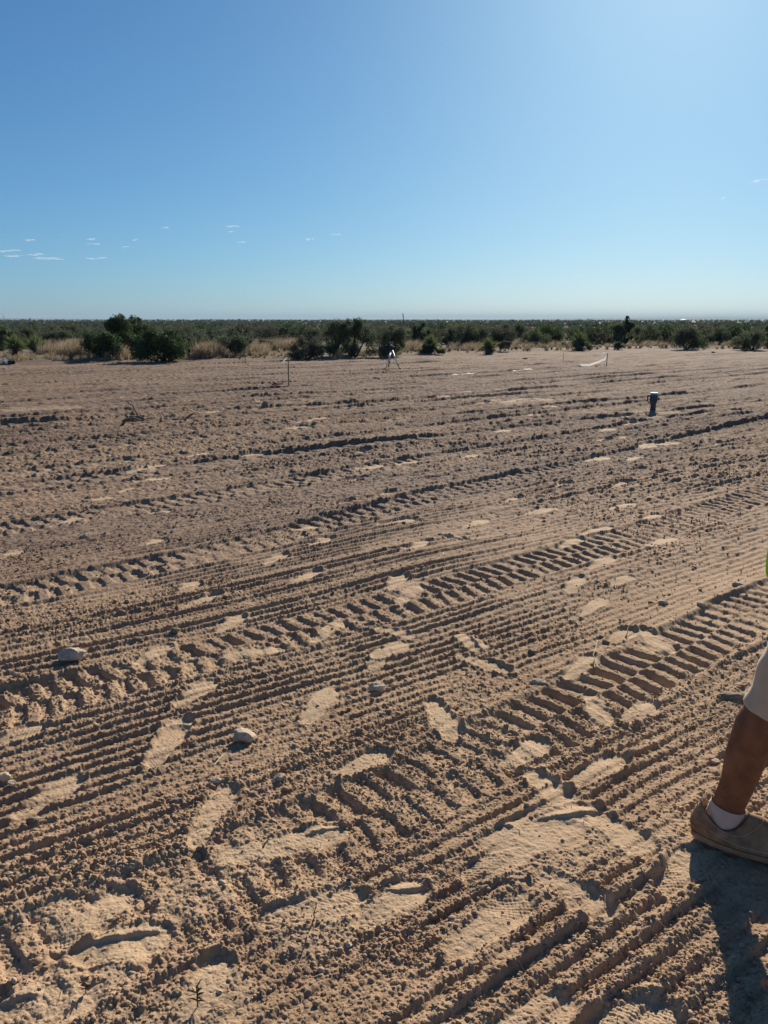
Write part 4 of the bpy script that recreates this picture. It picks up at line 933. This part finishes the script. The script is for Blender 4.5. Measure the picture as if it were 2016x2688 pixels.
def cloud_mat():
    m = bpy.data.materials.new('cloud_wisp'); m.use_nodes = True; t = m.node_tree; n = t.nodes; l = t.links; n.clear()
    out = n.new('ShaderNodeOutputMaterial'); df = n.new('ShaderNodeBsdfDiffuse'); tl = n.new('ShaderNodeBsdfTranslucent'); tr = n.new('ShaderNodeBsdfTransparent'); a = n.new('ShaderNodeMixShader'); b = n.new('ShaderNodeMixShader')
    df.inputs[0].default_value = (.9, .95, 1, 1); tl.inputs[0].default_value = (.88, .95, 1, 1); a.inputs[0].default_value = .9
    tc = n.new('ShaderNodeTexCoord'); nz = n.new('ShaderNodeTexNoise'); nz.inputs['Scale'].default_value = .02; nz.inputs['Detail'].default_value = 6; l.new(tc.outputs['Object'], nz.inputs['Vector'])
    mr = n.new('ShaderNodeMapRange'); mr.inputs[1].default_value = .40; mr.inputs[2].default_value = .72; mr.inputs[3].default_value = 0.0; mr.inputs[4].default_value = .45; l.new(nz.outputs[0], mr.inputs[0])
    l.new(df.outputs[0], a.inputs[1]); l.new(tl.outputs[0], a.inputs[2]); l.new(mr.outputs[0], b.inputs[0]); l.new(tr.outputs[0], b.inputs[1]); l.new(a.outputs[0], b.inputs[2]); l.new(b.outputs[0], out.inputs[0])
    return m
M['cloud'] = cloud_mat()
def cloud(px, py, wpx, label, hpx=5):
    D = 15000.; a = (px - 1008) / FPX; b = (1344 - py) / FPX; dy = math.cos(PITCH) + b * math.sin(PITCH); dz = -math.sin(PITCH) + b * math.cos(PITCH); k = D / dy
    g = random.Random(int(px * 7 + py)); mb = MB(); wm = wpx * D / 2081.; hm = hpx * D / 2081.
    for i in range(11):
        f = g.uniform(-.45, .45); q = 1 - abs(f) * 1.6; mb.ball((f * wm, g.uniform(-.3, .3) * wm, g.uniform(-.3, .3) * hm + .10 * f * hm * 4), (wm * g.uniform(.08, .26), wm * .2, hm * g.uniform(.06, .22) * (q + .2)), 14, 8)
    o = mb.build('cloud', M['cloud']); o.location = (a * k, D, CAM_H + dz * k); tag(o, label, 'cloud', 'faint thin clouds low in the sky')
cloud(24, 658, 60, 'thin wispy cloud streak cut by the left edge of the sky')
cloud(42, 672, 50, 'thin faint cloud streak just under the one at the left edge')
cloud(93, 668, 46, 'thin cloud streak above the brightest left cloud')
cloud(130, 678, 64, 'longest bright cloud streak low on the left', 6)
cloud(78, 630, 24, 'small cloud fleck high above the left streaks')
cloud(238, 628, 22, 'small upper fleck of the pair over the tall junipers')
cloud(247, 641, 32, 'lower fleck of the pair over the tall junipers', 4)
cloud(255, 678, 48, 'low flat cloud streak right of the longest bright one', 4)
cloud(353, 630, 20, 'tiny bright fleck between the left and middle clouds', 4)
cloud(328, 648, 20, 'tiny fleck below and left of the tiny bright one', 4)
cloud(434, 597, 16, 'faint fleck high left of the double fleck', 4)
cloud(608, 594, 34, 'upper streak of the double fleck left of centre', 5)
cloud(606, 608, 14, 'lower tiny fleck under the double streak', 4)
cloud(633, 636, 20, 'small slanted fleck below the double streak', 5)
cloud(880, 616, 26, 'small bright lens-shaped cloud near the centre', 5)
cloud(813, 627, 20, 'very faint puff left of the bright lens-shaped cloud', 8)
cloud(1995, 474, 34, 'faint cloud fleck at the right edge of the sky', 7)
cloud(1901, 519, 14, 'tiny faint fleck low left of the right edge cloud', 5)

# ------------------------------------------------------------------ the person walking out of the picture
def person():
    hx, hy = .893, 1.918; ang = R(-25); ca, sa = math.cos(ang), math.sin(ang)
    g0 = .006
    def W(f, l, z): return Vector((f, l, z))
    root = empty('person', (hx, hy, g0), ang); tag(root, 'person in grey shorts, bright yellow top and dusty brown shoes walking out at the right', 'person')
    RL = -.0; LL = .19        # near leg stands at l=0, far leg further away
    # --- body
    mb = MB()
    def leg(l, ank, knee, hip):
        a, k, h = Vector(ank), Vector(knee), Vector(hip)
        b = Vector((-.012, 0, 0))
        mb.tube([a + Vector((.002, 0, -.055)), a, a.lerp(k, .22) + b * .1, a.lerp(k, .45) + b * .8, a.lerp(k, .70) + b * 1.15, a.lerp(k, .88) + b * .3, k, k.lerp(h, .15), k.lerp(h, .45), k.lerp(h, .75), h],
                [(.042, .036), (.042, .033), (.045, .037), (.053, .048), (.057, .054), (.053, .050), (.057, .052), (.060, .058), (.073, .07), (.085, .082), (.09, .09)], 18, up=(1, 0, 0))
    leg(RL, (.074, RL, .118), (.163, RL, .50), (.285, RL + .01, .90))
    leg(LL, (.60, LL, .115), (.47, LL, .52), (.26, LL - .01, .90))
    for l, ax, lift in ((RL, .074, .0), (LL, .60, 0)):      # feet inside the shoes
        mb.tube([(ax - .035, l, .05), (ax + .03, l, .055), (ax + .10, l, .045), (ax + .17, l, .032), (ax + .205, l, .028)], [(.03, .028), (.04, .034), (.03, .038), (.018, .036), (.012, .028)], 12, up=(0, 0, 1))
    cl = (RL + LL) / 2
    S0 = len(mb.V)
    mb.tube([(.21, cl, .84), (.215, cl, .93), (.225, cl, 1.04), (.235, cl, 1.14), (.24, cl, 1.26), (.245, cl, 1.38), (.25, cl, 1.44), (.262, cl, 1.49), (.27, cl, 1.55)],
            [(.10, .15), (.115, .165), (.10, .145), (.10, .15), (.115, .17), (.10, .17), (.07, .11), (.055, .058), (.055, .055)], 20, up=(1, 0, 0))
    mb.ball((.285, cl, 1.635), (.095, .075, .115), 20, 14); mb.ball((.325, cl, 1.585), (.055, .05, .055), 14, 10); mb.tube([(.372, cl, 1.645), (.398, cl, 1.615), (.375, cl, 1.603)], [.010, .014, .010], 8)
    for s in (-1, 1): mb.tube([(.285, cl + s * .073, 1.61), (.275, cl + s * .085, 1.635), (.285, cl + s * .078, 1.66)], [.008, .012, .01], 8)
    mb.tube([(.366, cl - .022, 1.572), (.376, cl, 1.574), (.366, cl + .022, 1.572)], .007, 8)
    for s, sw in ((-1, .16), (1, .03)):
        sh = Vector((.245, cl + s * .185, 1.40)); el = Vector((.245 + sw * .45, cl + s * .235, 1.11)); wr = Vector((.26 + sw * 1.4, cl + s * .225, .88))
        mb.tube([Vector((.245, cl + s * .10, 1.41)), sh, sh.lerp(el, .5), el, el.lerp(wr, .3), wr], [.055, .055, .045, .038, .040, (.020, .028)], 14)
        d = (wr - el).normalized(); fw = Vector((1, 0, 0)); fw = (fw - d * fw.dot(d)).normalized(); side = d.cross(fw)
        mb.tube([wr, wr + d * .045, wr + d * .09], [(.028, .016), (.040, .015), (.038, .013)], 12, up=tuple(fw))
        for i, (o_, L_) in enumerate(((.030, .068), (.010, .076), (-.010, .070), (-.029, .055))):
            b0 = wr + d * .080 + fw * o_; curl = -s * side
            mb.tube([b0, b0 + d * L_ * .45 + curl * .004, b0 + d * L_ * .78 + curl * .018, b0 + d * L_ * .92 + curl * .034], [.0105, .0095, .0088, .0075], 8)
        t0 = wr + d * .025 + fw * .025; mb.tube([t0, t0 + fw * .028 + d * .03, t0 + fw * .030 + d * .065], [.013, .011, .009], 8)
    mb.V[S0:] = [(v[0] + .047, v[1], v[2]) for v in mb.V[S0:]]
    body = mb.build('body', M['skin'], root)
    rm = body.modifiers.new('skin_surface', 'REMESH'); rm.mode = 'VOXEL'; rm.voxel_size = .0052; rm.use_smooth_shade = True
    sm = body.modifiers.new('smooth', 'SMOOTH'); sm.factor = .5; sm.iterations = 6
    # --- hair, eyes
    hb = MB(); hb.ball((.272, cl, 1.665), (.098, .083, .100), 18, 12); hb.V = [(v[0] + .047, v[1], v[2]) for v in hb.V]; h = hb.build('hair', M['hair'], root)
    for s in (-1, 1):
        e = MB(); e.ball((.430, cl + s * .030, 1.638), .009, 8, 6); e.build('eye', M['black'], root)
    # --- sock and shoe
    def outline(th):
        c, s = math.cos(th), math.sin(th)
        x = .5 + .5 * (abs(c) ** .85) * (1 if c > 0 else -1); L = .292
        wd = .044 * (.80 + .25 * math.sin(max(0, min(1, (x - .12) / .88)) * 2.6 + .2)); 
        return (x * L - .008, (abs(s) ** .80) * (1 if s > 0 else -1) * wd * 1.05)
    for l, ax, pitch_ in ((RL, -.002, .5), (LL, .530, -3)):
        sh = empty_child('shoe', root, (ax, l, .006), R(pitch_))
        n = 72; ths = [2 * math.pi * i / n for i in range(n)]
        so_ = MB(); rows = []
        for z, k in ((0.0, .90), (.003, .97), (.009, 1.03), (.017, 1.035), (.021, 1.0), (.021, .9)):
            rows.append([(((outline(t)[0] - .138) * (1 + (k - 1) * .5)) + .138, outline(t)[1] * k, z + .010 * max(0, (outline(t)[0] - .21) / .07) ** 2 * (1 if z < .015 else .6)) for t in ths])
        so_.grid(rows, True, True, True); so_.build('sole', M['sole'], sh)
        up_ = MB(); rows = []; m_ = 26
        for j in range(m_ + 1):
            v = j / m_; row = []
            for t in ths:
                ox, oy = outline(t); c = math.cos(t); s = math.sin(t)
                ex, ey = .068 + .060 * c, .041 * s
                fr = max(0, c); bk = max(0, -c)
                zr = .068 + .052 * bk ** 1.4 + .046 * fr ** 2.5
                hz = v ** (1.15 + 1.0 * fr)
                blend = v ** (1.9 - .75 * fr ** .5)
                bul = math.sin(math.pi * min(1, v * 1.15)) * .007
                x = ox * (1 - blend) + ex * blend; y = oy * (1 - blend) + ey * blend
                x += c * bul * (1.4 if c < 0 else .3); y += s * bul
                z = .019 + (zr - .019) * (1 - (1 - v) ** (1.25 + .55 * fr))
                # creases of the cloth
                wr_ = .0036 * math.sin(150 * (x * .9 - z * .5)) * math.exp(-((x - .015) / .035) ** 2) * math.sin(math.pi * v) + .0042 * math.sin(70 * x + 20 * z) * math.exp(-((x - .145) / .035) ** 2) * math.sin(math.pi * v)
                wr_ += .0012 * mnoise.noise(Vector((x * 40, y * 40, z * 40 + l * 9)))
                row.append((x + c * wr_, y + s * wr_ * 1.5, z + .5 * wr_))
            rows.append(row)
        rows.append([(p[0] * .95 + .052 * .05, p[1] * .93, p[2] - .001) for p in rows[-1]])
        rows.append([(p[0] * .93 + .052 * .07, p[1] * .91, p[2] - .02) for p in rows[-1]])
        up_.grid(rows, True); up_.build('upper', M['shoe'], sh)
        def line(jf, name, m, w0, th_ok=lambda t: True):
            "a raised cord lying on the upper at row jf(theta)"
            run = []
            for k in list(range(n)) + [0]:
                jj = jf(ths[k]); j0 = min(int(jj), m_ - 1); f_ = jj - j0
                p = Vector(up_.V[j0 * n + k]).lerp(Vector(up_.V[(j0 + 1) * n + k]), f_); c = Vector((math.cos(ths[k]), math.sin(ths[k]) * 1.4, .5)).normalized()
                run.append(p + c * w0 * .5)
            q = MB(); q.tube(run, w0, 6, False); q.build(name, m, sh)
        line(lambda t: m_ - .3, 'collar_piping', M['piping'], .0017)
        line(lambda t: m_ - 5.5, 'seam', M['seam'], .0007)
        line(lambda t: 1.6, 'foxing_line', M['piping'], .0012)
        line(lambda t: 8.0 + 5 * max(0, -math.cos(t)) - 3 * max(0, math.cos(t)), 'heel_seam', M['seam'], .0007)
    for l, ank, knee in ((RL, (.074, RL, .118), (.163, RL, .50)), (LL, (.60, LL, .115), (.47, LL, .52))):
        a, k = Vector(ank), Vector(knee); sk = MB(); b = Vector((-.0, 0, 0)); d = (k - a).normalized(); P = []; rr_ = []
        for i in range(14):
            f = i / 13; P.append(a + d * (-.075 + .086 * f) + Vector((.004 * (1 - f), 0, 0))); q = .0009 * (i % 2); rr_.append((.0500 - .003 * f + q, .0395 - .001 * f + q))
        rr_[-1] = (.0455, .0365); sk.tube(P, rr_, 28, False, up=(1, 0, 0)); sk.build('sock', M['sock'], root)
    g = np.random.RandomState(2); hv = []; hf = []
    a0, k0 = Vector((.074, RL, .118)), Vector((.163, RL, .50)); dd = (k0 - a0).normalized()
    prof = ([0, .22, .45, .70, .88, 1], [.040, .044, .050, .055, .052, .055], [0, -.0012, -.0096, -.0138, -.0036, 0])
    for i in range(1500):
        f = g.uniform(.12, .9); a_ = g.uniform(0, 6.28); r_ = float(np.interp(f, prof[0], prof[1])) - .002; c = a0.lerp(k0, f) + Vector((float(np.interp(f, prof[0], prof[2])), 0, 0))
        o_ = Vector((math.cos(a_), math.sin(a_) * .9, 0)); p = c + o_ * r_; t = p + o_ * g.uniform(.003, .008) - dd * g.uniform(.004, .011) + Vector((g.normal(0, .002), g.normal(0, .002), 0))
        sd = dd.cross(o_).normalized() * .00022; b = len(hv); hv += [tuple(p - sd), tuple(p + sd), tuple(t)]; hf.append((b, b + 1, b + 2))
    link('leg_hair', np_mesh('leg_hair', np.array(hv), np.array(hf), M['hair'], False), root)
    # --- shorts
    sb = MB()
    def sleg(l, knee, hip, hem_f):
        k, h = Vector(knee), Vector(hip); hem = k + (k - h) * hem_f; P = [hem, hem.lerp(h, .12), hem.lerp(h, .3), hem.lerp(h, .55), hem.lerp(h, .8), h]
        sb.tube(P, [(.090, .086), (.086, .085), (.090, .090), (.092, .094), (.10, .10), (.105, .10)], 28, up=(1, 0, 0))
    sleg(RL, (.183, RL, .50), (.272, RL + .005, .88), .20); sleg(LL, (.45, LL, .54), (.26, LL - .005, .88), .12)
    sb.tube([(.285, cl, .80), (.287, cl, .90), (.292, cl, 1.00)], [(.13, .185), (.135, .185), (.118, .165)], 28, up=(1, 0, 0))
    shr = sb.build('shorts', M['shorts'], root)
    rm = shr.modifiers.new('cloth', 'REMESH'); rm.mode = 'VOXEL'; rm.voxel_size = .0065; rm.use_smooth_shade = True
    sm = shr.modifiers.new('smooth', 'SMOOTH'); sm.factor = .5; sm.iterations = 8
    tx = bpy.data.textures.new('folds', 'CLOUDS'); tx.noise_scale = .11; tx.noise_depth = 1
    dm = shr.modifiers.new('folds', 'DISPLACE'); dm.texture = tx; dm.strength = .022; dm.mid_level = .5; dm.texture_coords = 'LOCAL'
    # --- hi-vis shirt
    tb = MB()
    tb.tube([(.215, cl, .80), (.21, cl, .86), (.22, cl, .95), (.23, cl, 1.10), (.24, cl, 1.26), (.245, cl, 1.38), (.25, cl, 1.445), (.26, cl, 1.475)],
            [(.164, .215), (.160, .210), (.150, .196), (.135, .18), (.135, .19), (.122, .19), (.085, .13), (.065, .07)], 28, up=(1, 0, 0))
    for s, sw in ((-1, .16), (1, .03)):
        sh = Vector((.245, cl + s * .17, 1.395)); el = Vector((.245 + sw * .40, cl + s * .238, 1.16)); tb.tube([Vector((.245, cl + s * .08, 1.40)), sh, sh.lerp(el, .5), el], [.075, .075, .07, .068], 18)
    tb.V = [(v[0] + .047, v[1], v[2]) for v in tb.V]
    tsh = tb.build('shirt', M['hivis'], root)
    rm = tsh.modifiers.new('cloth', 'REMESH'); rm.mode = 'VOXEL'; rm.voxel_size = .008; rm.use_smooth_shade = True
    sm = tsh.modifiers.new('smooth', 'SMOOTH'); sm.factor = .5; sm.iterations = 6
    dm = tsh.modifiers.new('folds', 'DISPLACE'); dm.texture = tx; dm.strength = .018; dm.mid_level = .5; dm.texture_coords = 'LOCAL'
def empty_child(name, parent, loc, ry):
    o = bpy.data.objects.new(name, None); COL.objects.link(o); o.parent = parent; o.location = loc; o.rotation_euler = (0, ry, 0); o.empty_display_size = .05; return o
person()
